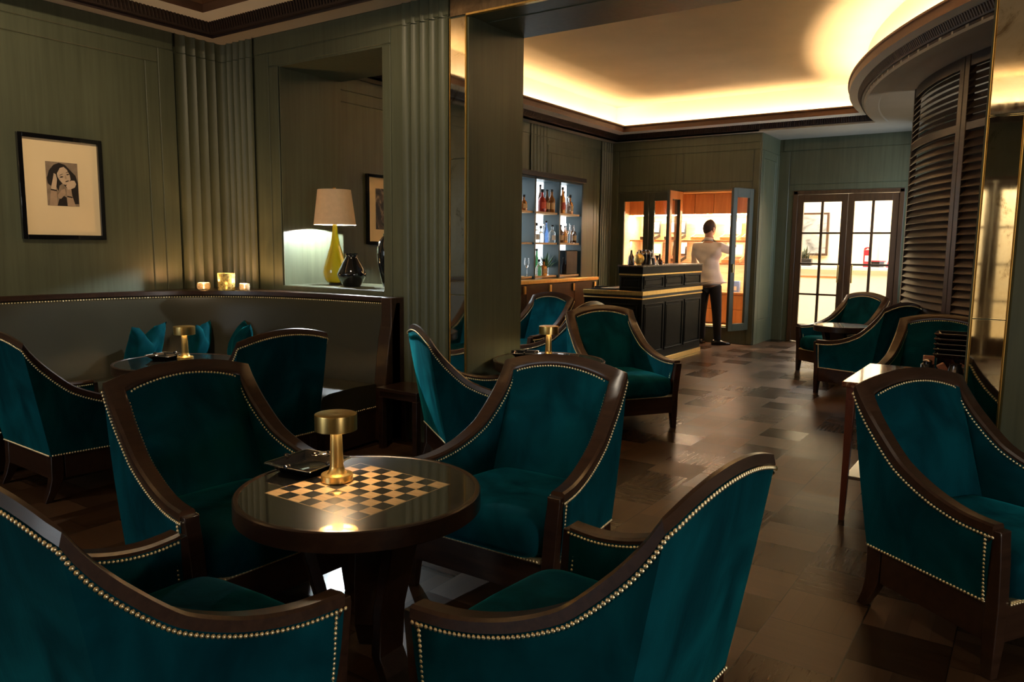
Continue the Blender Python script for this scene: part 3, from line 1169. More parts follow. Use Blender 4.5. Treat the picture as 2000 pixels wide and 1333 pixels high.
pnt.links.new(ramp(pnt, noise(pnt, 2.2, 5.0, (1, 1, 2.4), dist=1.0), [(0.3, (0.07, 0.06, 0.05)), (0.5, (0.33, 0.33, 0.30)), (0.62, (0.62, 0.55, 0.25)), (0.75, (0.5, 0.52, 0.5))]), pb.inputs['Base Color'])
MB().box(-0.32, 0.32, -0.036, -0.03, 1.32, 2.06).build('canvas', pm, t)
t = thing('planter_box', 'low black planter on the lobby counter below the picture', 'planter', (-3.50, 14.45, 1.10))
MB().prism([(-0.12, -0.06), (0.12, -0.06), (0.12, 0.06), (-0.12, 0.06)], 0, 0.13).build('pot', M_BLACKM, t, bevel=0.01)
lf = MB()
random.seed(9)
for k in range(26):
    a, e, L = random.uniform(0, 6.28), random.uniform(0.7, 1.5), random.uniform(0.12, 0.26)
    dv = Vector((cos(a) * cos(e), sin(a) * cos(e), sin(e)))
    sv = Vector((-sin(a), cos(a), 0)) * 0.018
    b = Vector((random.uniform(-0.08, 0.08), random.uniform(-0.03, 0.03), 0.12))
    lf.add([b - sv * 0.4, b + sv * 0.4, b + dv * L * 0.6 + sv, b + dv * L, b + dv * L * 0.6 - sv], [(0, 1, 2, 3, 4)])
lf.build('foliage', mat_simple('dark_leaf', (0.05, 0.06, 0.03), 0.5, var=0.3), t)
t = thing('gift_box', 'red and white gift box standing on the lobby counter', 'gift box', (-2.46, 14.42, 1.10))
MB().box(-0.055, 0.055, -0.05, 0.05, 0, 0.30).build('box', M_RED, t, bevel=0.004)
MB().box(-0.03, 0.03, -0.052, -0.0, 0.10, 0.20).build('label_patch', M_WHITE, t)
b = MB()
for s in (-1, 1):
    b.lathe([(0.002, -0.02), (0.022, -0.012), (0.026, 0.0), (0.022, 0.012), (0.002, 0.02)], (0, 0, 0), 10, Matrix.Translation((s * 0.03, 0, 0.325)) @ Matrix.Rotation(s * 0.6, 4, 'Y') @ Matrix.Scale(1.4, 4, (1, 0, 0)))
b.build('bow', M_RED, t)
t = thing('desk_tray', 'grey document box on the lobby counter beside the gift box', 'box', (-2.285, 14.42, 1.10))
MB().box(-0.11, 0.11, -0.09, 0.09, 0, 0.10).build('box', M_DSTEEL, t, bevel=0.006)
MB().box(-0.115, 0.115, -0.095, 0.095, 0.10, 0.12).build('lid', M_RED, t, bevel=0.006)
t = thing('round_hat_box', 'round red box lying at the right end of the lobby counter', 'box', (-2.01, 14.42, 1.10))
MB().lathe([(0.10, 0.0), (0.135, 0.02), (0.14, 0.06), (0.12, 0.11), (0.07, 0.145), (0.0, 0.155)], (0, 0, 0), 28).build('dome', M_RED, t)
MB().lathe([(0.145, 0.0), (0.15, 0.006), (0.15, 0.02), (0.145, 0.026)], (0, 0, 0), 28).build('brim', M_RED, t)
# ------------------------------------------------------------------ armchair
NAILZ = [(0.262, 0.495), (0.245, 0.494), (0.15, 0.496), (0.05, 0.513), (-0.05, 0.545), (-0.15, 0.594), (-0.20, 0.634), (-0.25, 0.682), (-0.30, 0.735), (-0.347, 0.797), (-0.375, 0.845)]


def nz(y):
    p = NAILZ
    if y >= p[0][0]:
        return p[0][1]
    for i in range(len(p) - 1):
        if p[i][0] >= y >= p[i + 1][0]:
            # Catmull-Rom style smoothing
            y0, z0 = p[i]
            y1, z1 = p[i + 1]
            pm = p[max(0, i - 1)]
            pn = p[min(len(p) - 1, i + 2)]
            h = y1 - y0
            m0 = (z1 - pm[1]) / (y1 - pm[0]) if i > 0 else (z1 - z0) / h
            m1 = (pn[1] - z0) / (pn[0] - y0) if i < len(p) - 2 else (z1 - z0) / h
            t = (y - y0) / h
            return (2 * t ** 3 - 3 * t ** 2 + 1) * z0 + (t ** 3 - 2 * t ** 2 + t) * h * m0 + (-2 * t ** 3 + 3 * t ** 2) * z1 + (t ** 3 - t ** 2) * h * m1
    return p[-1][1]


def sx(y):
    return 0.309 + (0.375 - 0.309) * max(0.0, (y + 0.375) / 0.637) ** 1.4


def chair_path():
    """list of dicts along the rim from the right arm front round the back to the left arm front"""
    R = []
    N = 26
    for i in range(N + 1):
        u = i / N
        y = 0.262 + (-0.375 - 0.262) * u
        z, x = nz(y), sx(y)
        dz = (nz(y - 0.01) - nz(y + 0.01)) / 0.02
        n = Vector((0, dz, 1)).normalized()
        k = max(0.0, (u - 0.72) / 0.28)
        n = (n * (1 - k) + Vector((0, 0.25, 1)).normalized() * k).normalized()
        w = 0.052 + 0.014 * u
        yb = 0.243 + (-0.269 - 0.243) * u
        R.append(dict(nail=Vector((x, y, z)), top=Vector((x, y, z)) + n * 0.033, inn=Vector((x - w, y + (0.035 * k), z - 0.02 * k)) + n * (0.031 - 0.012 * k),
                      bot=Vector((0.352 + (0.307 - 0.352) * u, yb, 0.254)), out=Vector((1, -0.25 * k, 0)), kind='s', n=n))
    Cn = 15
    Cc = []
    for i in range(1, Cn):
        t = 1 - 2 * i / Cn
        q = 1 - t * t
        x = 0.309 * t
        nail = Vector((x, -0.375 - 0.012 * q, 0.845 + 0.048 * q))
        n = Vector((0, 0.25, 1)).normalized()
        Cc.append(dict(nail=nail, top=nail + n * 0.033, inn=Vector((x * 0.243 / 0.309, -0.34 - 0.010 * q, 0.845 + 0.046 * q - 0.002)),
                       bot=Vector((0.307 * t, -0.269 - 0.004 * q, 0.254)), out=Vector((0, -1, 0)), kind='c', n=n))
    L = []
    for d in reversed(R):
        f = lambda v: Vector((-v.x, v.y, v.z))
        L.append(dict(nail=f(d['nail']), top=f(d['top']), inn=f(d['inn']), bot=f(d['bot']), out=f(d['out']), kind='s', n=d['n']))
    return R, Cc, L


def resample(pts, step):
    out = [pts[0]]
    acc = 0.0
    for a, b in zip(pts[:-1], pts[1:]):
        L = (b[0] - a[0]).length
        if L < 1e-9:
            continue
        d = step - acc
        while d <= L:
            t = d / L
            out.append((a[0].lerp(b[0], t), a[1].lerp(b[1], t)))
            d += step
        acc = L - (d - step)
    return out


def superbox(hx, hy, hz, n=0.24, nu=24, nv=16):
    """puffy cushion: superellipsoid"""
    def sp(v, e):
        return math.copysign(abs(v) ** e, v)
    P = []
    for i in range(nv + 1):
        ph = -pi / 2 + pi * i / nv
        row = []
        for j in range(nu * 2 + 1):
            th = 2 * pi * j / (nu * 2)
            row.append(Vector((hx * sp(cos(ph), 0.32) * sp(cos(th), n), hy * sp(cos(ph), 0.32) * sp(sin(th), n), hz * sp(sin(ph), 0.6))))
        P.append(row)
    return P


def make_chair(label, loc, rz, group):
    t = thing('armchair', label, 'armchair', loc, rz, group)
    R, Cc, L = chair_path()
    rim = R + Cc + L
    # outer upholstery
    P = []
    for d in rim:
        col = []
        for j in range(9):
            v = j / 8
            p = d['bot'].lerp(d['nail'] + Vector((0, 0, 0.006)), v)
            p = p + d['out'].normalized() * (0.006 * sin(pi * v))
            col.append(p)
        P.append(col)
    mb = MB().grid(P)
    # thickness: an inner skin a little inside
    P2 = [[p + Vector((-p.x * 0.05, 0.012, 0)) for p in c] for c in P]
    mb.grid(P2)
    mb.build('outer_upholstery', M_VELVET, t, ang=60)
    # wooden rail
    secs = []
    for d in rim:
        tp, inn, nail = d['top'], d['inn'], d['nail']
        across = (inn - tp)
        up = d['n'] * 0.004
        ob = nail + (tp - nail) * 0.05
        oo = d['out'].normalized() * 0.004
        secs.append([ob + oo, tp - d['n'] * 0.005 + oo, tp + across * 0.10 + up * 0.5, inn - across * 0.12 + up * 0.5, inn - d['n'] * 0.006, inn - d['n'] * 0.020, ob + (inn - tp) * 0.9 - d['n'] * 0.0])
    MB().loft(secs).build('rail', M_RAIL, t, ang=32)
    # front legs run up as arm posts
    for s in (1, -1):
        lv = [(0.512, 0.322, 0.375, 0.246, 0.286), (0.494, 0.324, 0.3755, 0.244, 0.288), (0.40, 0.312, 0.366, 0.244, 0.288), (0.253, 0.300, 0.354, 0.240, 0.286), (0.124, 0.301, 0.353, 0.238, 0.284), (0.0, 0.316, 0.350, 0.244, 0.280)]
        secs = [[Vector((s * x0, y0, z)), Vector((s * x1, y0, z)), Vector((s * x1, y1, z)), Vector((s * x0, y1, z))] for z, x0, x1, y0, y1 in lv]
        MB().loft(secs).build('leg', M_DWOOD, t, bevel=0.003, ang=30)
        lv = [(0.252, 0.250, 0.305, -0.268, -0.205), (0.124, 0.250, 0.304, -0.270, -0.210), (0.06, 0.255, 0.300, -0.285, -0.238), (0.0, 0.262, 0.297, -0.308, -0.273)]
        secs = [[Vector((s * x0, y0, z)), Vector((s * x1, y0, z)), Vector((s * x1, y1, z)), Vector((s * x0, y1, z))] for z, x0, x1, y0, y1 in lv]
        MB().loft(secs).build('leg', M_DWOOD, t, bevel=0.003, ang=30)
    # seat frame under the upholstery
    m = MB()
    for s in (1, -1):
        m.prism([(s * 0.350, 0.238), (s * 0.305, -0.20), (s * 0.275, -0.20), (s * 0.318, 0.238)], 0.124, 0.252)
    m.box(-0.25, 0.25, -0.267, -0.235, 0.124, 0.252)
    m.box(-0.302, 0.302, 0.252, 0.282, 0.124, 0.262)
    m.box(-0.29, 0.29, -0.24, 0.255, 0.23, 0.25)
    m.build('seat_frame', M_DWOOD, t, bevel=0.002)
    # seat cushion with a rounded front that stands proud of the arm posts
    P = superbox(0.298, 0.288, 0.088)
    for row in P:
        for p in row:
            p.y += 0.035
            p.z += 0.330
            if p.y < 0.0:
                p.x *= 1 - 0.20 * min(1, (-p.y) / 0.25)
            p.z += 0.012 * max(0, 1 - (p.x / 0.3) ** 2) * (1 if p.z > 0.33 else 0)
    MB().grid(P).build('seat_cushion', M_VELVET, t, ang=70)
    # inside back
    P = []
    nu, nv = 14, 10
    crest = [R[-1]] + Cc + [L[0]]
    for i, d in enumerate(crest):
        col = []
        tx = d['nail'].x / 0.309
        for j in range(nv + 1):
            v = j / nv
            b = Vector((0.262 * tx, -0.185, 0.33))
            tp = d['inn'] + Vector((0, 0.004, -0.012))
            tp.x = 0.250 * tx
            p = b.lerp(tp, v)
            bul = 0.034 * (sin(pi * v) if 0 < v < 1 else 0) * (1 - abs(tx) ** 6) ** 0.6
            p.y += bul
            col.append(p)
        P.append(col)
    MB().grid(P).build('inside_back', M_VELVET, t, ang=60)
    for S, s in ((R, 1), (L[::-1], -1)):
        P = []
        for i, d in enumerate(S):
            u = i / (len(S) - 1)
            col = []
            for j in range(7):
                v = j / 6
                b = Vector((s * (0.292 - 0.03 * u), 0.245 - 0.43 * u, 0.33))
                tp = d['inn'] - d['n'] * 0.016
                p = b.lerp(tp, v)
                p.x -= s * 0.014 * sin(pi * v) * sin(pi * min(1, max(0, u)))
                col.append(p)
            P.append(col)
        MB().grid(P).build('inside_arm', M_VELVET, t, ang=60)
    # brass nail trim
    mb = MB()
    r = 0.0060
    side = [(d['nail'] - d['n'] * 0.007 + d['out'].normalized() * 0.004, d['out'].normalized()) for d in rim]
    for p, n in resample(side, 0.0138):
        mb.dot(p, n, r)
    inner = []
    for d in rim:
        o = -d['out'] if d['kind'] == 's' else Vector((0, 1, 0))
        inner.append((d['inn'] - d['n'] * (0.022 if d['kind'] == 's' else 0.016) + o.normalized() * (0.006 if d['kind'] == 's' else 0.012), o.normalized()))
    for p, n in resample(inner, 0.0138):
        mb.dot(p, n, r * 0.9)
    for s in (1, -1):
        a = Vector((s * 0.374, 0.236, 0.485))
        b = Vector((s * 0.354, 0.234, 0.262))
        for p, n in resample([(a, Vector((s, 0, 0))), (b, Vector((s, 0, 0)))], 0.0138):
            mb.dot(p + Vector((s * 0.001, 0, 0)), n, r)
        a = Vector((s * 0.3195, 0.236, 0.475))
        b = Vector((s * 0.300, 0.236, 0.39))
        for p, n in resample([(a, Vector((-s, 0, 0))), (b, Vector((-s, 0, 0)))], 0.0138):
            mb.dot(p, n, r * 0.9)
        a, b = Vector((s * 0.354, 0.235, 0.258)), Vector((s * 0.309, -0.268, 0.258))
        for p, n in resample([(a, Vector((s, 0, 0))), (b, Vector((s, 0, 0)))], 0.0138):
            mb.dot(p, n, r)
    for y, n in ((-0.276, Vector((0, -1, 0))), (0.290, Vector((0, 1, 0)))):
        for p, n in resample([(Vector((0.296, y, 0.2575)), n), (Vector((-0.296, y, 0.2575)), n)], 0.0138):
            mb.dot(p, n, r)
    mb.box(-0.297, 0.297, 0.27, 0.289, 0.252, 0.27)
    o = mb.build('nailhead_trim', M_NAIL, t, merge=False, ang=80)
    o['kind'] = 'stuff'
    return t


GA = 'teal velvet armchairs'
chairs = [
    ('teal armchair on the near left of the chess table, back to us, cut by frame', -1.75, 1.005, 90.7),
    ('teal armchair on the near right of the chess table, back and side to us', -0.914, 1.679, 176.6),
    ('teal velvet armchair on the far left of the chess table, facing right', -2.487, 1.755, -2.7),
    ('teal armchair on the far right of the chess table, lit seat back facing us', -1.709, 2.532, -89.5),
    ('near teal armchair at the right edge, in front of the red marble console', -0.080, 3.271, -31.6),
    ('teal armchair at the left edge, its back to us, before the banquette table', -4.576, 2.162, 88.1),
    ('teal velvet armchair seen from behind, between the banquette table and the dark side table', -3.862, 2.813, 179.2),
    ('teal velvet armchair seen from behind beside the fluted pilaster, facing the middle table', -2.842, 3.756, 53.1),
    ('dark teal armchair right of the middle table, in front of the bar counter', -2.672, 5.419, -34.2),
    ('teal armchair with a bright seat back, beside the green pillar below the bottle shelves', -4.328, 6.573, -104.3),
    ('teal armchair of which only the rounded back top shows, before the bar counter', -3.622, 5.942, 184.2),
    ('teal armchair in front of the glazed double doors', -1.801, 9.151, -125.3),
    ('teal armchair turned side-on before the louvred wall, facing the far small table', -1.345, 7.985, 158.0),
    ('dark teal armchair behind the red marble console, before the louvred wall', -0.60, 6.22, -97.0),
]
proto = None
for lab, x, y, deg in chairs:
    rz = radians(deg - 90)
    if proto is None:
        proto = make_chair(lab, (x, y, 0), rz, GA)
    else:
        copy_thing(proto, (x, y, 0), rz, lab)

# ------------------------------------------------------------------ round tables


def round_table(label, x, y, rz, R=0.39, H=0.62, top=None, name='round_table', legs=3):
    t = thing(name, label, 'table', (x, y, 0), rz)
    m = MB().lathe([(R - 0.03, H - 0.062), (R - 0.003, H - 0.062), (R, H - 0.059), (R, H - 0.004), (R - 0.004, H), (R - 0.016, H), (R - 0.018, H - 0.004)], (0, 0, 0), 128)
    m.build('rim', M_DWOOD, t, ang=25)
    m = MB().lathe([(0.0, H - 0.05), (R - 0.02, H - 0.05), (R - 0.017, H - 0.004), (R - 0.019, H - 0.0022), (0.0, H - 0.002)], (0, 0, 0), 96)
    m.build('tabletop', top or M_TOPB, t, ang=40)
    for k in range(legs):
        a = 2 * pi * k / legs
        M = Matrix.Rotation(a, 4, 'Z')
        secs = []
        for z, r, w, th in ((H - 0.05, 0.20, 0.066, 0.020), (0.42, 0.165, 0.060, 0.019), (0.25, 0.125, 0.056, 0.018), (0.10, 0.115, 0.055, 0.018), (0.03, 0.15, 0.055, 0.020), (0.0, 0.175, 0.055, 0.022)):
            secs.append([M @ Vector((r - th, -w, z)), M @ Vector((r + th, -w, z)), M @ Vector((r + th, w, z)), M @ Vector((r - th, w, z))])
        MB().loft(secs).build('leg', M_DWOOD, t, bevel=0.003, ang=25)
    return t


T1 = (-1.752, 1.692)
round_table('round table with an inlaid chessboard under glass, in the foreground', T1[0], T1[1], 0.0, top=M_CHESS)
T2 = (-2.755, 4.47)
round_table('round black-topped table in the middle distance, beside the green pillar', T2[0], T2[1], 0.4)
T3 = (-4.655, 2.86)
round_table('round black-topped table in front of the grey leather banquette', T3[0], T3[1], 0.9)
round_table('small round table before the glazed doors, between two armchairs', -1.66, 8.55, 0.5, R=0.28, H=0.61)

# ------------------------------------------------------------------ cordless brass lamps


def brass_lamp(label, x, y, z):
    t = thing('cordless_lamp', label, 'lamp', (x, y, z), 0, 'brass table lamps')
    MB().lathe([(0.0, 0.0), (0.049, 0.0), (0.052, 0.003), (0.052, 0.022), (0.050, 0.025), (0.034, 0.028), (0.027, 0.036), (0.0225, 0.050)], (0, 0, 0), 48).build('base', M_BRASS, t, ang=30)
    MB().lathe([(0.0225, 0.050), (0.0215, 0.08), (0.0205, 0.12), (0.019, 0.155), (0.0175, 0.185), (0.0, 0.185)], (0, 0, 0), 40).build('stem', M_BRASS, t, ang=40)
    MB().lathe([(0.0, 0.226), (0.006, 0.2275), (0.064, 0.229), (0.0685, 0.227), (0.069, 0.224), (0.069, 0.174), (0.067, 0.173), (0.066, 0.176), (0.066, 0.215), (0.0, 0.217)], (0, 0, 0), 56).build('shade', M_BRASS, t, ang=30)
    MB().lathe([(0.026, 0.186), (0.042, 0.186), (0.042, 0.192), (0.026, 0.192), (0.026, 0.186)], (0, 0, 0), 32).build('light_ring', M_LEDW, t)
    return t


brass_lamp('lit brass cordless lamp standing on the chessboard table', -1.872, 1.705, 0.6185)
brass_lamp('lit brass cordless lamp on the middle table beside the green pillar', -2.800, 4.535, 0.6185)
brass_lamp('lit brass cordless lamp on the banquette table, before the cushions', -4.672, 2.935, 0.6185)

# ------------------------------------------------------------------ ashtrays and small things on the tables


def ashtray(label, x, y, z, rz, k=1.0):
    t = thing('ashtray', label, 'ashtray', (x, y, z), rz, 'black ashtrays')
    q = k
    s = [(0.062, 0.0), (0.072, 0.010), (0.088, 0.026), (0.096, 0.030), (0.094, 0.033), (0.080, 0.031), (0.066, 0.014), (0.060, 0.010)]

    def sq(h, z):
        out = []
        n = 6
        for cx_, cy_, a0 in ((1, 1, 0), (-1, 1, 90), (-1, -1, 180), (1, -1, 270)):
            for k in range(n + 1):
                a = radians(a0 + 90 * k / n)
                rr = 0.012
                out.append(Vector((cx_ * (h - rr) + rr * cos(a), cy_ * (h - rr) + rr * sin(a), z)))
        return out
    MB().loft([sq(h * q, z_) for h, z_ in s]).build('dish', M_BLACK, t, ang=40)
    m = MB()
    pr = []
    e = sq(0.0945 * q, 0.0325)
    m.tube(e + [e[0]], 0.0014, 6)
    m.build('silver_edge', M_STEEL, t)
    for a in (0, 90, 180, 270):
        m = MB()
        M = Matrix.Rotation(radians(a), 4, 'Z')
        m.lathe([(0.0, -0.012), (0.008, -0.010), (0.010, 0.0), (0.008, 0.010), (0.0, 0.012)], (0, 0, 0), 10, M @ Matrix.Translation((0.088 * q, 0, 0.034)) @ Matrix.Rotation(pi / 2, 4, 'Y'))
        m.build('cigar_rest', M_BLACK, t)
    return t


ashtray('black square ashtray on the chess table behind the brass lamp', -2.05, 1.735, 0.6185, 0.10, 1.12)
ashtray('black ashtray on the middle table, left of its brass lamp', -2.975, 4.50, 0.6185, 0.5)
ashtray('black ashtray on the banquette table, left of its brass lamp', -4.81, 2.88, 0.6185, 0.3)
t = thing('cigar_cutter', 'steel and black cigar cutter lying across the chess table ashtray', 'cigar cutter', (-2.035, 1.79, 0.652), 0.9)
m = MB()
for s in (1, -1):
    ring = [(s * 0.026 + 0.015 * cos(a), 0.015 * sin(a), 0.012) for a in [2 * pi * k / 18 for k in range(19)]]
    m.tube(ring, 0.004, 8)
m.build('finger_ring', M_DSTEEL, t)
MB().box(-0.016, 0.016, -0.016, 0.016, 0.007, 0.017).build('blade_case', M_STEEL, t, bevel=0.003)

# ------------------------------------------------------------------ banquette
path = [(-5.695, 0.3), (-5.695, 1.0), (-5.695, 1.8), (-5.695, 2.45), (-5.665, 2.78), (-5.60, 3.10), (-5.50, 3.37), (-5.36, 3.57), (-5.20, 3.70), (-5.0, 3.80), (-4.75, 3.875), (-4.5, 3.92), (-4.15, 3.955), (-3.80, 3.975)]


def smooth_path(pts, n=6):
    out = []
    for i in range(len(pts) - 1):
        p0 = Vector(pts[max(0, i - 1)])
        p1, p2 = Vector(pts[i]), Vector(pts[i + 1])
        p3 = Vector(pts[min(len(pts) - 1, i + 2)])
        for k in range(n):
            t = k / n
            out.append(0.5 * ((2 * p1) + (p2 - p0) * t + (2 * p0 - 5 * p1 + 4 * p2 - p3) * t * t + (3 * p1 - p0 - 3 * p2 + p3) * t ** 3))
    out.append(Vector(pts[-1]))
    return out


bp = smooth_path(path)
bn = []
for i in range(len(bp)):
    tt = (bp[min(len(bp) - 1, i + 1)] - bp[max(0, i - 1)]).normalized()
    bn.append(Vector((tt.y, -tt.x)))    # to the room side
t = thing('banquette', 'long grey leather banquette curving round the corner below the picture', 'banquette', (0, 0, 0))


def off(i, o, z):
    p = bp[i] + bn[i] * o
    return Vector((p.x, p.y, z))


P = []
for i in range(len(bp)):
    P.append([off(i, o, z) for o, z in ((0.0, 0.99), (0.008, 0.985), (0.018, 0.965), (0.03, 0.90), (0.045, 0.80), (0.065, 0.68), (0.09, 0.56), (0.115, 0.46), (0.12, 0.38))])
MB().grid(P).build('backrest', M_LEATHER, t, ang=60)
secs = []
for i in range(len(bp)):
    secs.append([off(i, -0.05, 1.03), off(i, 0.004, 1.032), off(i, 0.010, 1.028), off(i, 0.010, 0.998), off(i, 0.004, 0.992), off(i, -0.05, 0.992)])
MB().loft(secs).build('top_rail', M_DWOOD, t, ang=40)
# ledge filling the corner behind the curved back
m = MB()
poly = [(p.x - n.x * 0.045, p.y - n.y * 0.045) for p, n in zip(bp, bn)]
poly = [q for q in poly if q[1] > 2.45]
m.prism([(-5.72, 2.45)] + poly + [(-3.80, 4.035), (-5.69, 4.035), (-5.72, 4.02)], 0.992, 1.029)
m.build('corner_ledge', M_DWOOD, t, smooth=False)
# seat: puffy ring
secs = []
seat_in = 0.10
for i in range(len(bp)):
    depth = 0.60
    secs.append([off(i, seat_in, 0.26), off(i, seat_in, 0.40), off(i, 0.16, 0.425), off(i, 0.35, 0.432), off(i, 0.60, 0.425), off(i, 0.655, 0.41), off(i, 0.67, 0.38), off(i, 0.665, 0.30), off(i, 0.655, 0.255), off(i, 0.60, 0.25)])
MB().loft(secs).build('seat_cushion', M_LEATHER, t, ang=55)
secs = [[off(i, 0.0, 0.02), off(i, 0.64, 0.02), off(i, 0.645, 0.25), off(i, 0.0, 0.25)] for i in range(len(bp))]
MB().loft(secs).build('plinth', M_DWOOD, t, ang=40)
m = MB()
m.box(-3.80, -3.70, 3.90, 4.036, 0.0, 1.032)
m.prism([(3.99, 1.0), (3.945, 1.0), (3.88, 0.75), (3.835, 0.44), (3.82, 0.02), (3.99, 0.02)], -3.812, -3.70, frame_M((0, 0, 0), (0, 1, 0), (0, 0, 1), (1, 0, 0)))
m.build('end_panel', M_DWOOD, t, bevel=0.006)
m = MB()
pts = [(off(i, 0.014, 0.983), Vector((bn[i].x, bn[i].y, 0.15))) for i in range(len(bp)) if bp[i].y > 1.6]
for p, n in resample(pts, 0.019):
    m.dot(p, n, 0.006)
a, b = Vector((-3.812, 3.957, 0.98)), Vector((-3.803, 3.855, 0.45))
for p, n in resample([(a, Vector((-0.3, -1, 0))), (b, Vector((-0.3, -1, 0)))], 0.019):
    m.dot(p, n, 0.006)
pts = [(off(i, 0.664, 0.262), Vector((bn[i].x, bn[i].y, 0))) for i in range(len(bp)) if bp[i].y > 1.6]
for p, n in resample(pts, 0.019):
    m.dot(p, n, 0.006)
e = len(bp) - 1
for p, n in resample([(off(e, 0.12, 0.262) + Vector((0.006, 0, 0)), Vector((1, 0, 0))), (off(e, 0.65, 0.262) + Vector((0.006, 0, 0)), Vector((1, 0, 0)))], 0.019):
    m.dot(p, n, 0.006)
o = m.build('nailhead_trim', M_NAIL, t, merge=False, ang=80)
o['kind'] = 'stuff'

# cushions


def cushion(label, x, y, rz, w=0.40, h=0.40, tilt=0.28, chop=0.10):
    P = []
    n = 18
    for side in (1, -1):
        rows = []
        for i in range(n + 1):
            u = -1 + 2 * i / n
            row = []
            for j in range(n + 1):
                v = -1 + 2 * j / n
                th = 0.080 * ((1 - u ** 2) * (1 - v ** 2)) ** 0.5
                px_ = u * w / 2 * (1 - 0.13 * (1 - v * v))
                pz_ = v * h / 2 * (1 - 0.13 * (1 - u * u))
                dip = chop * max(0, 1 - abs(u) * 1.9) * max(0, v) ** 1.5
                pz_ -= dip
                wr = 0.010 * sin(7 * u + 3 * v) * (1 - u * u) * (1 - v * v)
                row.append(Vector((px_, side * th + wr, pz_ + h / 2)))
            rows.append(row)
        P.append(rows)
    m = MB()
    M = Matrix.Rotation(-tilt, 4, 'X')
    for rows in P:
        m.grid([[M @ p for p in r] for r in rows])
    o = m.build('cushion', M_VELVET, None, ang=70)
    o.location, o.rotation_euler = (x, y, 0.425), (0, 0, rz)
    return tag(o, label, 'cushion', 'teal velvet cushions')


cushion('left teal velvet cushion of three on the banquette', -5.41, 3.02, radians(-66))
cushion('middle teal velvet cushion of three on the banquette, behind the brass lamp', -5.24, 3.33, radians(-48))
cushion('right teal velvet cushion of three on the banquette', -4.99, 3.53, radians(-30))

# ------------------------------------------------------------------ side table at the end of the banquette
t = thing('side_table', 'low dark wood side table beside the banquette end, in front of the pilaster', 'table', (-3.50, 3.87, 0))
MB().box(-0.185, 0.185, -0.145, 0.145, 0.405, 0.43).build('tabletop', M_DWOOD, t, bevel=0.003)
MB().box(-0.17, 0.17, -0.13, 0.13, 0.36, 0.405).build('apron', M_DWOOD, t, bevel=0.002)
for sx_ in (1, -1):
    for sy_ in (1, -1):
        MB().box(sx_ * 0.155 - 0.02, sx_ * 0.155 + 0.02, sy_ * 0.115 - 0.02, sy_ * 0.115 + 0.02, 0, 0.362).build('leg', M_DWOOD, t, bevel=0.002)

# ------------------------------------------------------------------ candle holders on the corner ledge


def tealight(label, x, y, prof, seg, mat, flame_z):
    t = thing('candle_holder', label, 'candle holder', (x, y, 1.029), 0)
    MB().lathe(prof, (0, 0, 0), seg).build('glass', mat, t, ang=40)
    MB().lathe([(0.0, 0.004), (0.019, 0.004), (0.019, 0.018), (0.0, 0.018)], (0, 0, 0), 16).build('tealight', M_WHITE, t)
    MB().lathe([(0.0, 0.018), (0.004, 0.022), (0.005, 0.028), (0.003, 0.038), (0.0, 0.044)], (0, 0, 0), 10).build('flame', mat_simple('flame', (1, 0.6, 0.2), 0.5, var=0.0, emit=(1.0, 0.62, 0.28), estr=60), t)
    d = bpy.data.lights.new('candle_glow', 'POINT')
    d.energy, d.color, d.shadow_soft_size = 7.0, (1.0, 0.52, 0.20), 0.01
    o = bpy.data.objects.new('candle_glow', d)
    o.location = (0, 0, flame_z)
    o.parent = t
    COL.objects.link(o)
    return t


gm = mat_simple('mercury_glass', (0.85, 0.70, 0.50), 0.10, var=0.3, scale=70, trans=0.6, metal=0.0)
gm2 = mat_simple('gold_mosaic_glass', (0.80, 0.52, 0.20), 0.25, var=0.75, scale=90, trans=0.35, metal=0.0)
tealight('small clear bowl tealight on the banquette ledge, leftmost of the three', -5.40, 3.575, [(0.03, 0.0), (0.048, 0.012), (0.054, 0.032), (0.050, 0.054), (0.044, 0.062), (0.041, 0.060), (0.046, 0.05), (0.050, 0.032), (0.044, 0.014), (0.0, 0.004)], 28, gm, 0.055)
tealight('tall gold mosaic candle glass on the banquette ledge, middle of the three', -5.285, 3.70, [(0.062, 0.0), (0.065, 0.004), (0.065, 0.135), (0.062, 0.137), (0.060, 0.130), (0.060, 0.006), (0.0, 0.004)], 28, gm2, 0.06)
tealight('small ribbed tealight on the banquette ledge, rightmost of the three', -5.175, 3.785, [(0.034, 0.0), (0.040, 0.006), (0.042, 0.03), (0.039, 0.055), (0.036, 0.056), (0.038, 0.03), (0.036, 0.008), (0.0, 0.004)], 12, gm, 0.05)

# ------------------------------------------------------------------ pictures


def picture(name_label, y0, y1, z0, z1, py0, py1, pz0, pz1, fw=0.030):
    yc, zc = (y0 + y1) / 2, (z0 + z1) / 2
    t = thing('framed_photograph', name_label, 'picture', (XL + T, yc, zc))
    a0, a1, b0, b1 = y0 - yc, y1 - yc, z0 - zc, z1 - zc
    m = MB()
    m.box(0, 0.030, a0, a0 + fw, b0, b1)
    m.box(0, 0.030, a1 - fw, a1, b0, b1)
    m.box(0, 0.030, a0 + fw, a1 - fw, b0, b0 + fw)
    m.box(0, 0.030, a0 + fw, a1 - fw, b1 - fw, b1)
    m.build('frame', M_BLACK, t, bevel=0.002)
    MB().box(0, 0.010, a0 + fw, a1 - fw, b0 + fw, b1 - fw).build('mount', M_MATB, t, smooth=False)
    q = (py0 - yc, py1 - yc, pz0 - zc, pz1 - zc)
    return t, q


def flat_shape(t, name, mat, pts, x):
    m = MB()
    m.prism(pts, x - 0.0008, x, frame_M((0, 0, 0), (0, 1, 0), (0, 0, 1), (1, 0, 0)))
    return m.build(name, mat, t, smooth=False)


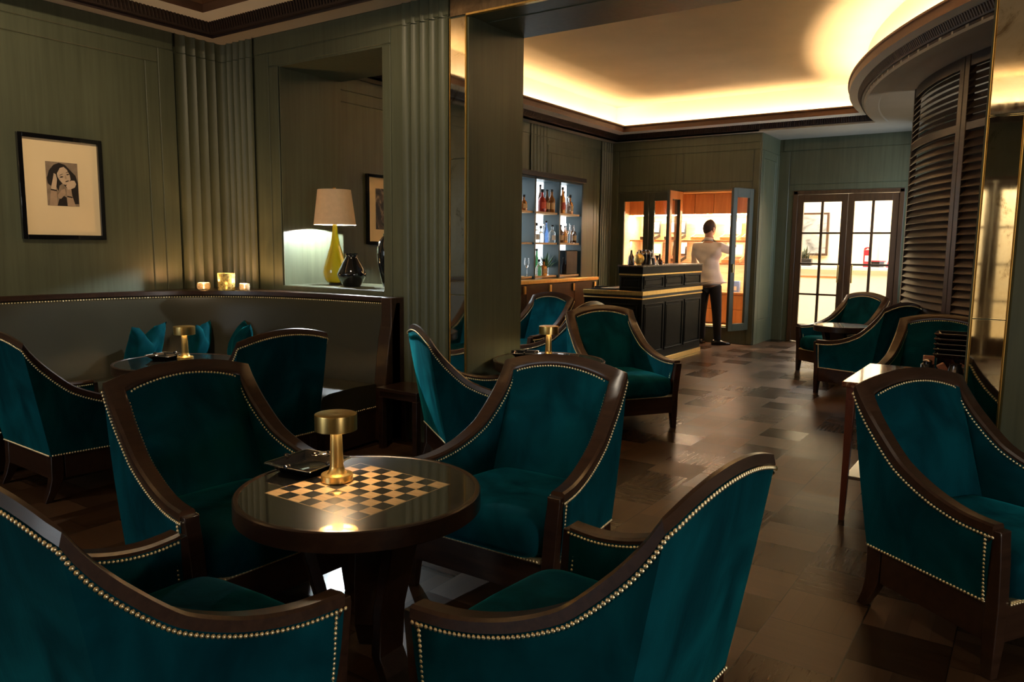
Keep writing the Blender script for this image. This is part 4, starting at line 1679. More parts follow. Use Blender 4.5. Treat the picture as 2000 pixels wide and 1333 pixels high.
def ell(cx_, cy_, rx, ry, rot=0.0, n=28):
    return [(cx_ + rx * cos(a) * cos(rot) - ry * sin(a) * sin(rot), cy_ + rx * cos(a) * sin(rot) + ry * sin(a) * cos(rot)) for a in [2 * pi * k / n for k in range(n)]]


P_DK = mat_simple('print_black', (0.02, 0.014, 0.012), 0.6, var=0.3, scale=30)
P_MD = mat_simple('print_grey', (0.30, 0.22, 0.15), 0.6, var=0.25, scale=20)
P_LT = mat_simple('print_light', (0.66, 0.49, 0.34), 0.6, var=0.08, scale=20)
P_SH = mat_simple('print_shade', (0.46, 0.32, 0.21), 0.6, var=0.1, scale=20)
t, (a0, a1, b0, b1) = picture('black framed portrait photograph of a dark-haired woman on the left wall', 2.425, 2.987, 1.416, 2.13, 2.60, 2.814, 1.650, 1.952)
cy_, cz_ = (a0 + a1) / 2, (b0 + b1) / 2
W_, H_ = a1 - a0, b1 - b0


def U(pts):     # unit square (0..1 from lower left) to the print
    return [(a0 + u * W_, b0 + v * H_) for u, v in pts]


X0 = 0.0115
pr = flat_shape(t, 'print', P_MD, U([(0, 0), (1, 0), (1, 1), (0, 1)]), X0)
hs = [(0.02, 0.62), (0.10, 0.80), (0.25, 0.93), (0.42, 0.985), (0.60, 0.95), (0.78, 0.82), (0.92, 0.72), (0.99, 0.55), (0.99, 0.06), (0.80, 0.05), (0.72, 0.20), (0.62, 0.42), (0.50, 0.52), (0.40, 0.46), (0.36, 0.34), (0.28, 0.46), (0.14, 0.44), (0.04, 0.50)]
flat_shape(pr, 'hair', P_DK, U(hs), X0 + 0.0008)
flat_shape(pr, 'dress', P_DK, U([(0.30, 0.0), (0.62, 0.0), (0.60, 0.20), (0.48, 0.25), (0.36, 0.14)]), X0 + 0.0008)
flat_shape(pr, 'face', P_LT, U([(0.34, 0.74), (0.44, 0.87), (0.56, 0.90), (0.66, 0.84), (0.74, 0.72), (0.76, 0.62), (0.70, 0.54), (0.60, 0.49), (0.52, 0.50), (0.42, 0.58), (0.35, 0.66)]), X0 + 0.0016)
flat_shape(pr, 'raised_hand', P_LT, U([(0.14, 0.44), (0.20, 0.60), (0.24, 0.74), (0.30, 0.72), (0.33, 0.60), (0.30, 0.46), (0.28, 0.36), (0.12, 0.36)]), X0 + 0.0018)
flat_shape(pr, 'forearm', P_SH, U([(0.06, 0.0), (0.30, 0.0), (0.30, 0.30), (0.28, 0.36), (0.12, 0.36)]), X0 + 0.0016)
flat_shape(pr, 'resting_hand', P_LT, U([(0.60, 0.46), (0.66, 0.54), (0.78, 0.60), (0.88, 0.60), (0.93, 0.52), (0.88, 0.44), (0.76, 0.40), (0.66, 0.38)]), X0 + 0.0018)
flat_shape(pr, 'forearm', P_SH, U([(0.60, 0.42), (0.76, 0.40), (0.78, 0.25), (0.88, 0.0), (0.62, 0.0), (0.62, 0.22)]), X0 + 0.0017)
flat_shape(pr, 'neck', P_SH, U([(0.32, 0.24), (0.44, 0.36), (0.56, 0.40), (0.58, 0.28), (0.42, 0.16), (0.34, 0.18)]), X0 + 0.0014)
for u, v, rx, ry, ro in ((0.475, 0.665, 0.055, 0.014, 0.25), (0.675, 0.73, 0.045, 0.013, 0.25)):
    flat_shape(pr, 'eye', P_DK, ell(a0 + u * W_, b0 + v * H_, rx * W_, ry * H_, ro), X0 + 0.0024)
    flat_shape(pr, 'eyebrow', P_DK, ell(a0 + (u - 0.01) * W_, b0 + (v + 0.052) * H_, rx * 1.25 * W_, 0.006 * H_, ro + 0.2), X0 + 0.0024)
flat_shape(pr, 'mouth', P_DK, ell(a0 + 0.645 * W_, b0 + 0.575 * H_, 0.065 * W_, 0.012 * H_, 0.4), X0 + 0.0026)
flat_shape(pr, 'nose_shadow', P_SH, U([(0.585, 0.71), (0.61, 0.70), (0.635, 0.635), (0.59, 0.625)]), X0 + 0.0022)
for u0, u1, v in ((0.115, 0.30, 0.35), (0.62, 0.785, 0.21)):
    flat_shape(pr, 'bracelet', P_DK, U([(u0, v), (u1, v - 0.02), (u1, v + 0.01), (u0, v + 0.03)]), X0 + 0.0026)

t, (a0, a1, b0, b1) = picture('black framed dark photograph on the wall beyond the lamp opening', 5.665, 6.30, 1.405, 2.12, 5.80, 6.16, 1.56, 1.98)
W_, H_ = a1 - a0, b1 - b0
bm_, bnt, bb = mat_new('dark_print')
bnt.links.new(ramp(bnt, noise(bnt, 9.0, 5.0, (1, 1, 0.8), dist=1.5), [(0.45, (0.008, 0.006, 0.005)), (0.58, (0.10, 0.07, 0.05)), (0.70, (0.50, 0.37, 0.24))]), bb.inputs['Base Color'])
flat_shape(t, 'print', bm_, U([(0, 0), (1, 0), (1, 1), (0, 1)]), X0)

# ------------------------------------------------------------------ lamp and vases in the opening
t = thing('table_lamp', 'tall table lamp with an amber glass base and linen shade in the wall opening', 'lamp', (-4.745, 4.35, NZ0))
MB().lathe([(0.0, 0.0), (0.056, 0.0), (0.058, 0.006), (0.058, 0.014), (0.052, 0.02), (0.0, 0.02)], (0, 0, 0), 40).build('foot', M_BLACK, t, ang=40)
MB().lathe([(0.0, 0.02), (0.068, 0.021), (0.086, 0.042), (0.098, 0.075), (0.101, 0.105), (0.096, 0.145), (0.080, 0.20), (0.060, 0.26), (0.040, 0.325), (0.027, 0.39), (0.021, 0.45), (0.019, 0.488), (0.0, 0.489)], (0, 0, 0), 48).build('glass_base', M_AMBERG, t, ang=50)
MB().lathe([(0.0, 0.488), (0.019, 0.488), (0.019, 0.498), (0.012, 0.502), (0.0, 0.502)], (0, 0, 0), 20).build('socket', M_BRASS, t)
MB().lathe([(0.167, 0.487), (0.169, 0.487), (0.133, 0.768), (0.131, 0.768), (0.129, 0.766), (0.165, 0.489), (0.167, 0.487)], (0, 0, 0), 64).build('shade', M_SHADE, t, ang=40)
MB().lathe([(0.0, 0.744), (0.1265, 0.744), (0.1265, 0.748), (0.0, 0.748)], (0, 0, 0), 48).build('shade_cap', M_SHADE, t)
MB().lathe([(0.0, 0.748), (0.012, 0.75), (0.012, 0.775), (0.016, 0.782), (0.0, 0.792)], (0, 0, 0), 16).build('finial', M_BRASS, t)
MB().lathe([(0.0, 0.526), (0.006, 0.528), (0.009, 0.535), (0.006, 0.542), (0.0, 0.544)], (0, 0, 0), 16).build('bulb', mat_simple('lit_bulb', (1, 1, 1), 0.5, var=0.0, emit=(0.86, 0.96, 1.0), estr=42000.0), t)
MB().lathe([(0.005, 0.50), (0.006, 0.50), (0.006, 0.528), (0.0, 0.528)], (0, 0, 0), 12).build('bulb_stem', M_BRASS, t)

t = thing('vase', 'squat black glazed vase with a flared neck, right of the amber lamp', 'vase', (-4.455, 4.25, NZ0))
def slim(pr, k):
    return [(r_ * k, z_) for r_, z_ in pr]


MB().lathe(slim([(0.0, 0.0), (0.072, 0.0), (0.078, 0.004), (0.105, 0.035), (0.130, 0.075), (0.138, 0.098), (0.135, 0.108), (0.118, 0.140), (0.088, 0.185), (0.064, 0.218), (0.054, 0.236), (0.054, 0.246), (0.062, 0.256), (0.064, 0.262), (0.058, 0.262), (0.048, 0.246), (0.046, 0.236), (0.06, 0.20), (0.0, 0.02)], 0.83), (0, 0, 0), 48).build('body', M_BLACK, t, ang=50)
t = thing('vase', 'tall black glazed vase cut by the right edge of the wall opening', 'vase', (-4.165, 4.37, NZ0))
MB().lathe(slim([(0.0, 0.0), (0.055, 0.0), (0.062, 0.01), (0.085, 0.08), (0.108, 0.17), (0.120, 0.25), (0.118, 0.30), (0.100, 0.35), (0.070, 0.385), (0.052, 0.40), (0.056, 0.415), (0.050, 0.415), (0.04, 0.40), (0.0, 0.05)], 0.80), (0, 0, 0), 48).build('body', M_BLACK, t, ang=50)
# ------------------------------------------------------------------ back bar: lower cupboard and lit bottle shelves
BX = -5.45      # front of the shelf unit
t = thing('back_bar_cupboard', 'dark wood back bar cupboard with brass top under the bottle shelves', 'cupboard', (XL + T, 8.9, 0))
bx0 = 0.0
bx1 = -5.30 - (XL + T)
m = MB()
m.box(bx0, bx1 - 0.02, -1.5, 0.97, 0.06, 0.925)
m.box(bx0, bx1 - 0.06, -1.45, 0.95, 0.0, 0.06)
m.build('carcass', M_DWOOD, t, bevel=0.003)
MB().box(bx0, bx1 + 0.03, -1.53, 1.0, 0.925, 0.972).build('worktop', M_BRASS, t, bevel=0.004)
ys = [-1.48, -0.87, -0.26, 0.35, 0.96]
for k in range(4):
    m = MB()
    panel(m, frame_M((bx1 - 0.02, 0, 0), (0, 1, 0), (0, 0, 1), (1, 0, 0)), ys[k] + 0.004, ys[k + 1] - 0.004, 0.08, 0.915, 0, 0.02, 0.003)
    dd = m.build('door', M_DWOOD, t, smooth=False)
    yh = ys[k + 1] - 0.05 if k % 2 == 0 else ys[k + 1] - 0.05
    MB().box(bx1, bx1 + 0.022, yh - 0.022, yh + 0.022, 0.80, 0.90).build('handle', M_BRASS, dd, bevel=0.003)

t = thing('bottle_shelf_unit', 'dark open shelf unit with lit teal back, full of bottles', 'shelf unit', (XL + T, 8.9, 0.972))
W0 = BX - (XL + T)
bays = [7.21, 7.83, 8.45, 9.07, 9.69]
m = MB()
for yb in bays:
    m.box(0, W0, yb - 8.9 - 0.018, yb - 8.9 + 0.018, 0, 1.33)
m.box(0, W0, bays[0] - 8.9 - 0.018, bays[-1] - 8.9 + 0.018, 1.30, 1.33)
m.build('carcass', M_SHELFB, t, bevel=0.002)
MB().box(0, W0 + 0.03, bays[0] - 8.9 - 0.05, bays[-1] - 8.9 + 0.06, 1.33, 1.395).build('cornice', M_BLACKM, t, bevel=0.006)
MB().box(0, 0.012, bays[0] - 8.9, bays[-1] - 8.9, 0.0, 1.30).build('back_panel', M_LED, t)
shz = [0.012, 0.455, 0.86]
for b in range(4):
    ya, yb = bays[b] - 8.9 + 0.019, bays[b + 1] - 8.9 - 0.019
    for z in shz:
        MB().box(0.013, W0 - 0.03, ya, yb, z, z + 0.026).build('shelf', M_CEDARP, t, bevel=0.002)

SHELF_Z = [0.972 + z + 0.0262 for z in shz]


def glass_mat(name, col, trans=0.8, rough=0.02):
    return mat_simple(name, col, rough, trans=trans, ior=1.45, var=0.0, coat=0.3)


G_CLEAR = glass_mat('bottle_clear', (0.85, 0.92, 0.95), 0.9)
G_AMBER = glass_mat('bottle_amber', (0.42, 0.13, 0.02), 0.6)
G_RED = glass_mat('bottle_red', (0.60, 0.05, 0.03), 0.5)
G_BROWN = glass_mat('bottle_brown', (0.10, 0.035, 0.012), 0.3)
G_GREEN = glass_mat('bottle_green', (0.05, 0.22, 0.08), 0.6)
G_BLUE = glass_mat('bottle_blue', (0.15, 0.28, 0.60), 0.75)
LAB_T = mat_simple('label_tan', (0.60, 0.40, 0.20), 0.7, var=0.1)
LAB_W = mat_simple('label_white', (0.80, 0.78, 0.72), 0.7, var=0.05)
LAB_R = mat_simple('label_red', (0.60, 0.10, 0.06), 0.7, var=0.05)


def bottle(label, x, y, z, h, r, glass, cap=M_BLACKM, lab=LAB_T, style=0):
    t = thing('bottle', label, 'bottle', (x, y, z), 0, 'bottles on the lit bar shelves')
    if style == 0:      # round shouldered
        pr = [(0.0, 0.0), (r * 0.92, 0.0), (r, 0.008), (r, h * 0.52), (r * 0.93, h * 0.60), (r * 0.45, h * 0.70), (r * 0.34, h * 0.76), (r * 0.33, h * 0.90), (0.0, h * 0.90)]
    elif style == 1:    # tall sloping
        pr = [(0.0, 0.0), (r * 0.92, 0.0), (r, 0.008), (r * 0.98, h * 0.42), (r * 0.80, h * 0.56), (r * 0.42, h * 0.72), (r * 0.34, h * 0.80), (r * 0.33, h * 0.92), (0.0, h * 0.92)]
    else:               # squat decanter
        pr = [(0.0, 0.0), (r * 0.95, 0.0), (r * 1.02, 0.02), (r, h * 0.45), (r * 0.75, h * 0.60), (r * 0.35, h * 0.66), (r * 0.30, h * 0.84), (r * 0.36, h * 0.86), (0.0, h * 0.86)]
    MB().lathe(pr, (0, 0, 0), 20).build('glass', glass, t, ang=45)
    hc = pr[-1][1]
    MB().lathe([(0.0, hc), (r * 0.42, hc), (r * 0.44, hc + 0.004), (r * 0.44, h - 0.003), (r * 0.38, h), (0.0, h)], (0, 0, 0), 14).build('cap', cap, t, ang=40)
    if lab:
        MB().lathe([(r + 0.0008, h * 0.14), (r + 0.0012, h * 0.14), (r + 0.0012, h * 0.42), (r + 0.0008, h * 0.42)], (0, 0, 0), 16, None, -1.1, 1.1).build('label', lab, t)
    return t


def wineglass(label, x, y, z, h=0.20, r=0.036):
    t = thing('wine_glass', label, 'glass', (x, y, z), 0, 'wine glasses on the lit bar shelves')
    MB().lathe([(0.0, 0.0), (r * 0.95, 0.0), (r * 0.95, 0.003), (r * 0.2, 0.008), (0.004, 0.02), (0.0035, h * 0.45), (r * 0.4, h * 0.5), (r * 0.9, h * 0.62), (r, h * 0.75), (r * 0.82, h), (r * 0.80, h), (r * 0.96, h * 0.75), (r * 0.85, h * 0.63), (0.0, h * 0.5)], (0, 0, 0), 20).build('bowl', M_GLASSO, t, ang=50)
    return t


sh = XL + T
zt, zm, zl = SHELF_Z[2], SHELF_Z[1], SHELF_Z[0]
B = [
    ('amber whisky bottle on the top bar shelf, cut off by the green pillar', .20, 8.28, zt, .20, .045, G_AMBER, M_BLACKM, LAB_T, 2),
    ('pale clear bottle on the top bar shelf, first in its bay', .12, 8.60, zt, .26, .034, G_CLEAR, M_BLACKM, None, 1),
    ('red squat bottle with black cap on the top bar shelf', .20, 8.72, zt, .30, .055, G_RED, M_BLACKM, LAB_R, 2),
    ('tall dark necked bottle behind the red bottle on the top bar shelf', .10, 8.83, zt, .37, .036, G_BROWN, M_BLACKM, LAB_T, 1),
    ('dark amber bottle in the middle of the top bar shelf', .20, 8.84, zt, .30, .044, G_BROWN, M_BLACKM, LAB_T, 1),
    ('square-shouldered amber bottle with tan label on the top bar shelf', .20, 8.96, zt, .31, .048, G_AMBER, M_BLACKM, LAB_T, 0),
    ('tall bottle with a red band at the left of the right-hand top shelf', .20, 9.25, zt, .36, .040, G_AMBER, M_BLACKM, LAB_R, 0),
    ('slim dark bottle behind the red-banded one on the right-hand top shelf', .10, 9.45, zt, .32, .034, G_BROWN, M_BLACKM, None, 1),
    ('clear bottle with amber liquor on the right-hand top shelf', .20, 9.41, zt, .24, .036, G_CLEAR, M_STEEL, None, 1),
    ('amber decanter at the right end of the top bar shelf', .18, 9.49, zt, .27, .048, G_AMBER, M_BLACKM, LAB_T, 2),
    ('clear gin bottle with black cap, first on the middle bar shelf', .18, 8.62, zm, .26, .044, G_CLEAR, M_BLACKM, LAB_W, 2),
    ('short clear bottle second on the middle bar shelf', .20, 8.70, zm, .22, .040, G_CLEAR, M_BLACKM, None, 2),
    ('tall clear bottle third on the middle bar shelf', .12, 8.92, zm, .25, .036, G_CLEAR, M_STEEL, None, 1),
    ('pale blue bottle on the middle bar shelf', .20, 8.83, zm, .29, .038, G_BLUE, M_BLACKM, None, 1),
    ('clear bottle with a white label on the middle bar shelf', .20, 8.99, zm, .24, .046, G_CLEAR, M_BLACKM, LAB_W, 0),
    ('dark brown bottle at the left of the right-hand middle shelf', .18, 9.24, zm, .25, .046, G_BROWN, M_BLACKM, LAB_T, 0),
    ('amber bottle behind the wine glasses on the right-hand middle shelf', .14, 9.44, zm, .24, .042, G_AMBER, M_BLACKM, LAB_T, 0),
    ('brown bottle with tan label at the right end of the middle bar shelf', .20, 9.56, zm, .25, .048, G_BROWN, M_BLACKM, LAB_T, 0),
    ('tall pale green bottle at the left of the lowest bar shelf', .14, 8.70, zl, .36, .038, G_GREEN, M_BLACKM, None, 1),
    ('clear bottle in front of the pale green one on the lowest bar shelf', .22, 8.63, zl, .22, .042, G_CLEAR, M_BLACKM, None, 2),
    ('amber bottle with tan label before the herbs on the lowest bar shelf', .22, 8.75, zl, .22, .050, G_AMBER, M_BLACKM, LAB_T, 2),
    ('slim dark bottle beside the black box on the lowest bar shelf', .16, 9.22, zl, .24, .030, G_BROWN, M_STEEL, None, 1),
]
for lab, dx, y, z, h, r, g, c, lb, st in B:
    bottle(lab, sh + dx, y, z, h, r, g, c, lb, st)
wineglass('wine glass on the lowest bar shelf, nearest the green pillar', sh + 0.22, 8.14, zl, .24)
wineglass('wine glass second from the green pillar on the lowest bar shelf', sh + 0.15, 8.24, zl, .24)
wineglass('wine glass third from the green pillar on the lowest bar shelf', sh + 0.22, 8.34, zl, .24)
wineglass('left wine glass of the pair on the right-hand middle bar shelf', sh + 0.24, 9.34, zm, .27, .034)
wineglass('right wine glass of the pair on the right-hand middle bar shelf', sh + 0.24, 9.46, zm, .25, .038)
t = thing('herb_glass', 'glass of green herbs on the lowest bar shelf', 'herbs', (sh + 0.14, 8.92, zl), 0)
MB().lathe([(0.0, 0.0), (0.05, 0.0), (0.055, 0.11), (0.052, 0.11), (0.047, 0.005), (0.0, 0.005)], (0, 0, 0), 18).build('glass', M_GLASSO, t)
random.seed(3)
lf = MB()
for k in range(60):
    a, e, L = random.uniform(0, 6.28), random.uniform(0.2, 1.5), random.uniform(0.06, 0.20)
    dv = Vector((cos(a) * cos(e), sin(a) * cos(e), sin(e)))
    sv = dv.cross(Vector((0, 0, 1))).normalized() * 0.014
    b = Vector((0, 0, 0.08)) + dv * L * 0.3
    lf.add([b, b + dv * L * 0.4 + sv, b + dv * L, b + dv * L * 0.4 - sv], [(0, 1, 2, 3)])
lf.build('leaves', mat_simple('herb_leaf', (0.05, 0.14, 0.05), 0.5, var=0.4, scale=30), t)
t = thing('black_cabinet', 'black glossy box on the lowest right-hand bar shelf', 'box', (sh + 0.14, 9.46, zl), 0)
MB().box(-0.12, 0.10, -0.16, 0.16, 0, 0.34).build('case', M_BLACK, t, bevel=0.006)
MB().box(0.10, 0.108, -0.15, 0.15, 0.01, 0.33).build('front_panel', M_BLACKM, t, bevel=0.002)

# ------------------------------------------------------------------ bar counter
t = thing('bar_counter', 'dark green panelled bar counter with brass bands and a raised upper tier', 'bar counter', (-3.74, 8.09, 0))
LX, LY = 0.76, 1.885


def rp(m, M, a0, a1, b0, b1):
    """raised-and-fielded panel: moulding frame and field"""
    w = 0.022
    panel(m, M, a0, a1, b0, b0 + w, 0, 0.010)
    panel(m, M, a0, a1, b1 - w, b1, 0, 0.010)
    panel(m, M, a0, a0 + w, b0 + w, b1 - w, 0, 0.010)
    panel(m, M, a1 - w, a1, b0 + w, b1 - w, 0, 0.010)
    panel(m, M, a0 + w + 0.02, a1 - w - 0.02, b0 + w + 0.02, b1 - w - 0.02, 0, 0.006)


FM = frame_M((0, 0, 0), (0, 1, 0), (0, 0, 1), (1, 0, 0))
SM = frame_M((0, 0, 0), (1, 0, 0), (0, 0, 1), (0, -1, 0))
m = MB().box(-LX, 0, 0, LY, 0.06, 0.80)
for k in range(3):
    a0 = 0.03 + k * 0.615
    rp(m, FM, a0 + 0.02, a0 + 0.575, 0.15, 0.745)
rp(m, SM, -LX + 0.05, -0.05, 0.15, 0.745)
m.build('lower_body', M_BAR, t, bevel=0.002)
for k, (z0, z1, o) in enumerate(((0.845, 0.895, 0.012), (0.80, 0.815, 0.010))):
    MB().box(-LX - o, o, -o, LY + o * 0.5, z0, z1).build('brass_band', M_BRASS, t, bevel=0.003)
MB().box(-LX + 0.005, -0.006, 0.006, LY - 0.004, 0.895, 0.8985).build('lower_worktop', M_BLACKM, t)
MB().box(-LX, 0.004, 0, LY, 0.815, 0.845).build('recess', M_BLACKM, t)
MB().box(-LX + 0.02, 0.015, -0.015, LY, 0.0, 0.06).build('plinth', M_BRASS, t, bevel=0.003)
m = MB().box(-0.30, -0.012, 0.01, LY - 0.01, 0.896, 1.075)
FM2 = frame_M((-0.012, 0, 0), (0, 1, 0), (0, 0, 1), (1, 0, 0))
for k in range(3):
    a0 = 0.03 + k * 0.615
    rp(m, FM2, a0 + 0.02, a0 + 0.575, 0.92, 1.065)
rp(m, frame_M((0, 0.01, 0), (1, 0, 0), (0, 0, 1), (0, -1, 0)), -0.285, -0.03, 0.92, 1.065)
m.build('upper_body', M_BAR, t, bevel=0.002)
MB().box(-0.305, -0.006, 0.004, LY - 0.004, 1.075, 1.095).build('brass_band', M_BRASS, t, bevel=0.002)
MB().box(-0.31, -0.002, 0.0, LY, 1.095, 1.175).build('top_fascia', M_BAR, t, bevel=0.003)
MB().box(-0.32, 0.006, -0.008, LY + 0.008, 1.175, 1.195).build('worktop', mat_simple('dark_stone', (0.14, 0.11, 0.09), 0.25, var=0.6, scale=45), t, bevel=0.003)

# things on the counter
zt_ = 1.1955


def shaker(label, y, h, x=-3.90):
    t = thing('cocktail_shaker', label, 'shaker', (x, y, zt_), 0, 'bar tools on the counter')
    MB().lathe([(0.0, 0.0), (0.032, 0.0), (0.034, 0.004), (0.043, h * 0.66), (0.0435, h * 0.68), (0.0, h * 0.68)], (0, 0, 0), 24).build('body', M_DSTEEL, t, ang=40)
    MB().lathe([(0.0435, h * 0.68), (0.042, h * 0.74), (0.034, h * 0.86), (0.022, h * 0.90), (0.022, h * 0.99), (0.018, h), (0.0, h)], (0, 0, 0), 24).build('lid', M_DSTEEL, t, ang=40)
    return t


shaker('leftmost gunmetal cocktail shaker on the bar counter', 8.33, .175)
shaker('middle gunmetal cocktail shaker on the bar counter', 8.44, .180)
shaker('rightmost gunmetal cocktail shaker on the bar counter', 8.55, .178)
t = thing('brass_medallion', 'round brass medallion stand before the shakers on the bar counter', 'medallion', (-3.84, 8.19, zt_), 0)
MB().lathe([(0.0, -0.008), (0.058, -0.008), (0.062, -0.005), (0.062, 0.005), (0.058, 0.008), (0.0, 0.008)], (0, 0, 0.072), 32, Matrix.Rotation(radians(80), 4, 'X') @ Matrix.Rotation(radians(0), 4, 'Y')).build('disc', M_BRASS, t, ang=40)
MB().lathe([(0.0, 0.0), (0.03, 0.0), (0.03, 0.008), (0.012, 0.014), (0.0, 0.014)], (0, 0, 0), 20).build('foot', M_BRASS, t, ang=40)
MB().tube([(0, 0.0, 0.13), (0.0, 0.0, 0.165), (0.012, 0, 0.175)], 0.006, 8).build('hook', M_BRASS, t)
t = thing('bottle_stopper', 'dark cone-shaped pourer bottle at the left end of the bar tools', 'bottle', (-3.965, 8.24, zt_), 0)
MB().lathe([(0.0, 0.0), (0.038, 0.0), (0.040, 0.01), (0.034, 0.09), (0.014, 0.13), (0.012, 0.17), (0.0, 0.175)], (0, 0, 0), 20).build('body', M_DSTEEL, t, ang=45)


def jigger(label, x, y, h):
    t = thing('jigger', label, 'jigger', (x, y, zt_), 0, 'bar tools on the counter')
    MB().lathe([(0.020, 0.0), (0.022, 0.002), (0.008, h * 0.46), (0.0, h * 0.46)], (0, 0, 0), 18).build('small_cup', M_STEEL, t)
    MB().lathe([(0.0, h * 0.46), (0.008, h * 0.46), (0.026, h), (0.024, h), (0.007, h * 0.5), (0.0, h * 0.5)], (0, 0, 0), 18).build('large_cup', M_STEEL, t)


jigger('taller steel jigger right of the shakers on the bar counter', -3.90, 8.65, .14)
jigger('shorter steel jigger right of the shakers on the bar counter', -3.84, 8.70, .11)
t = thing('strainer_stand', 'steel frame of bar spoons and strainers on the bar counter', 'bar tool stand', (-3.92, 8.74, zt_), 0)
MB().lathe([(0.0, 0.0), (0.035, 0.0), (0.037, 0.01), (0.034, 0.075), (0.032, 0.075), (0.033, 0.012), (0.0, 0.006)], (0, 0, 0), 20).build('cup', M_DSTEEL, t, ang=40)
for k in range(5):
    a = 2 * pi * k / 5
    MB().tube([(0.012 * cos(a), 0.012 * sin(a), 0.01), (0.034 * cos(a), 0.034 * sin(a), 0.13 + 0.012 * k)], 0.003, 6).build('spoon', M_STEEL, t)
t = thing('small_bottle', 'small dark dash bottle at the right end of the bar tools', 'bottle', (-3.88, 8.87, zt_), 0)
MB().lathe([(0.0, 0.0), (0.034, 0.0), (0.036, 0.01), (0.036, 0.04), (0.012, 0.065), (0.010, 0.10), (0.0, 0.10)], (0, 0, 0), 18).build('body', G_BROWN, t, ang=45)
MB().lathe([(0.0, 0.10), (0.012, 0.10), (0.012, 0.125), (0.0, 0.13)], (0, 0, 0), 12).build('cap', M_BLACKM, t)
t = thing('serving_tray', 'dark serving tray with papers on the lower end of the bar counter', 'tray', (-4.28, 8.30, 0.899), 0)
MB().box(-0.17, 0.17, -0.13, 0.13, 0, 0.012).build('tray', M_BLACKM, t, bevel=0.004)
MB().box(-0.05, 0.14, -0.11, 0.06, 0.0122, 0.016).build('paper', M_WHITE, t)
MB().box(-0.15, -0.06, -0.08, 0.10, 0.0122, 0.03).build('booklet', M_BLACKM, t)

# ------------------------------------------------------------------ cigar cupboard
t = thing('cigar_cupboard', 'built-in lit cedar cigar cupboard with green glazed doors', 'cupboard', (-4.505, YC, 0.0), 0)
hw = 1.063
D_ = 0.78
m = MB()
m.box(-hw, hw, D_, D_ + 0.03, CZ0, CZ1)
m.box(-hw, -hw + 0.02, 0.06, D_, CZ0, CZ1)
m.box(hw - 0.02, hw, 0.06, D_, CZ0, CZ1)
m.box(-hw, hw, 0.06, D_, CZ0, CZ0 + 0.03)
m.box(-hw, hw, 0.06, D_, CZ1 - 0.02, CZ1)
m.build('cedar_lining', M_CEDARP, t, smooth=False)
# upper cedar lockers
xs = [-hw + 0.02, -0.62, -0.17, 0.06, 0.36, 0.66, hw - 0.02]
m = MB().box(-hw + 0.02, hw - 0.02, 0.34, D_, 1.92, CZ1 - 0.02)
m.build('locker_box', M_CEDAR, t, smooth=False)
for k in range(6):
    mm = MB()
    panel(mm, frame_M((0, 0.34, 0), (1, 0, 0), (0, 0, 1), (0, -1, 0)), xs[k] + 0.004, xs[k + 1] - 0.004, 1.925, CZ1 - 0.025, 0, 0.018, 0.003)
    mm.build('locker_door', M_CEDAR, t, smooth=False)
MB().box(-hw + 0.05, hw - 0.05, 0.42, 0.45, 1.905, 1.917).build('light_strip', M_LEDW, t, smooth=False)
for k in range(3):
    d = bpy.data.lights.new('cupboard_light', 'AREA')
    d.shape, d.size, d.size_y = 'RECTANGLE', 0.68, 0.03
    d.energy, d.color = 26.0, (1.0, 0.82, 0.56)
    o = bpy.data.objects.new('cupboard_light', d)
    o.location = (-0.70 + 0.70 * k, 0.42, 1.90)
    o.rotation_euler = (radians(12), 0, 0)
    o.parent = t
    COL.objects.link(o)
for z in (1.50, 1.155):
    MB().box(-hw + 0.02, hw - 0.02, 0.36, D_, z, z + 0.022).build('shelf', M_CEDAR, t, bevel=0.002)
    for k in range(3):
        d = bpy.data.lights.new('cupboard_light', 'AREA')
        d.shape, d.size, d.size_y = 'RECTANGLE', 0.68, 0.02
        d.energy, d.color = 8.0, (1.0, 0.84, 0.60)
        o = bpy.data.objects.new('cupboard_light', d)
        o.location = (-0.70 + 0.70 * k, 0.40, z - 0.006)
        o.rotation_euler = (radians(15), 0, 0)
        o.parent = t
        COL.objects.link(o)
MB().box(-hw + 0.02, hw - 0.02, 0.30, D_, 0.70, 0.735).build('worktop', M_CEDAR, t, bevel=0.003)
for r in range(2):
    for k in range(5):
        x0 = -hw + 0.025 + k * 0.4216
        mm = MB()
        panel(mm, frame_M((0, 0.36, 0), (1, 0, 0), (0, 0, 1), (0, -1, 0)), x0, x0 + 0.416, 0.262 + r * 0.218, 0.475 + r * 0.218, 0, 0.05, 0.003)
        dr = mm.build('drawer', M_CEDAR, t, smooth=False)
m = MB().box(-hw + 0.02, hw - 0.02, 0.36, D_, 0.25, 0.70).build('drawer_case', M_CEDAR, t, smooth=False)
MB().box(-hw, hw, -0.012, 0.10, CZ0 - 0.012, CZ0 + 0.012).build('sill', M_GREENW, t, bevel=0.002)


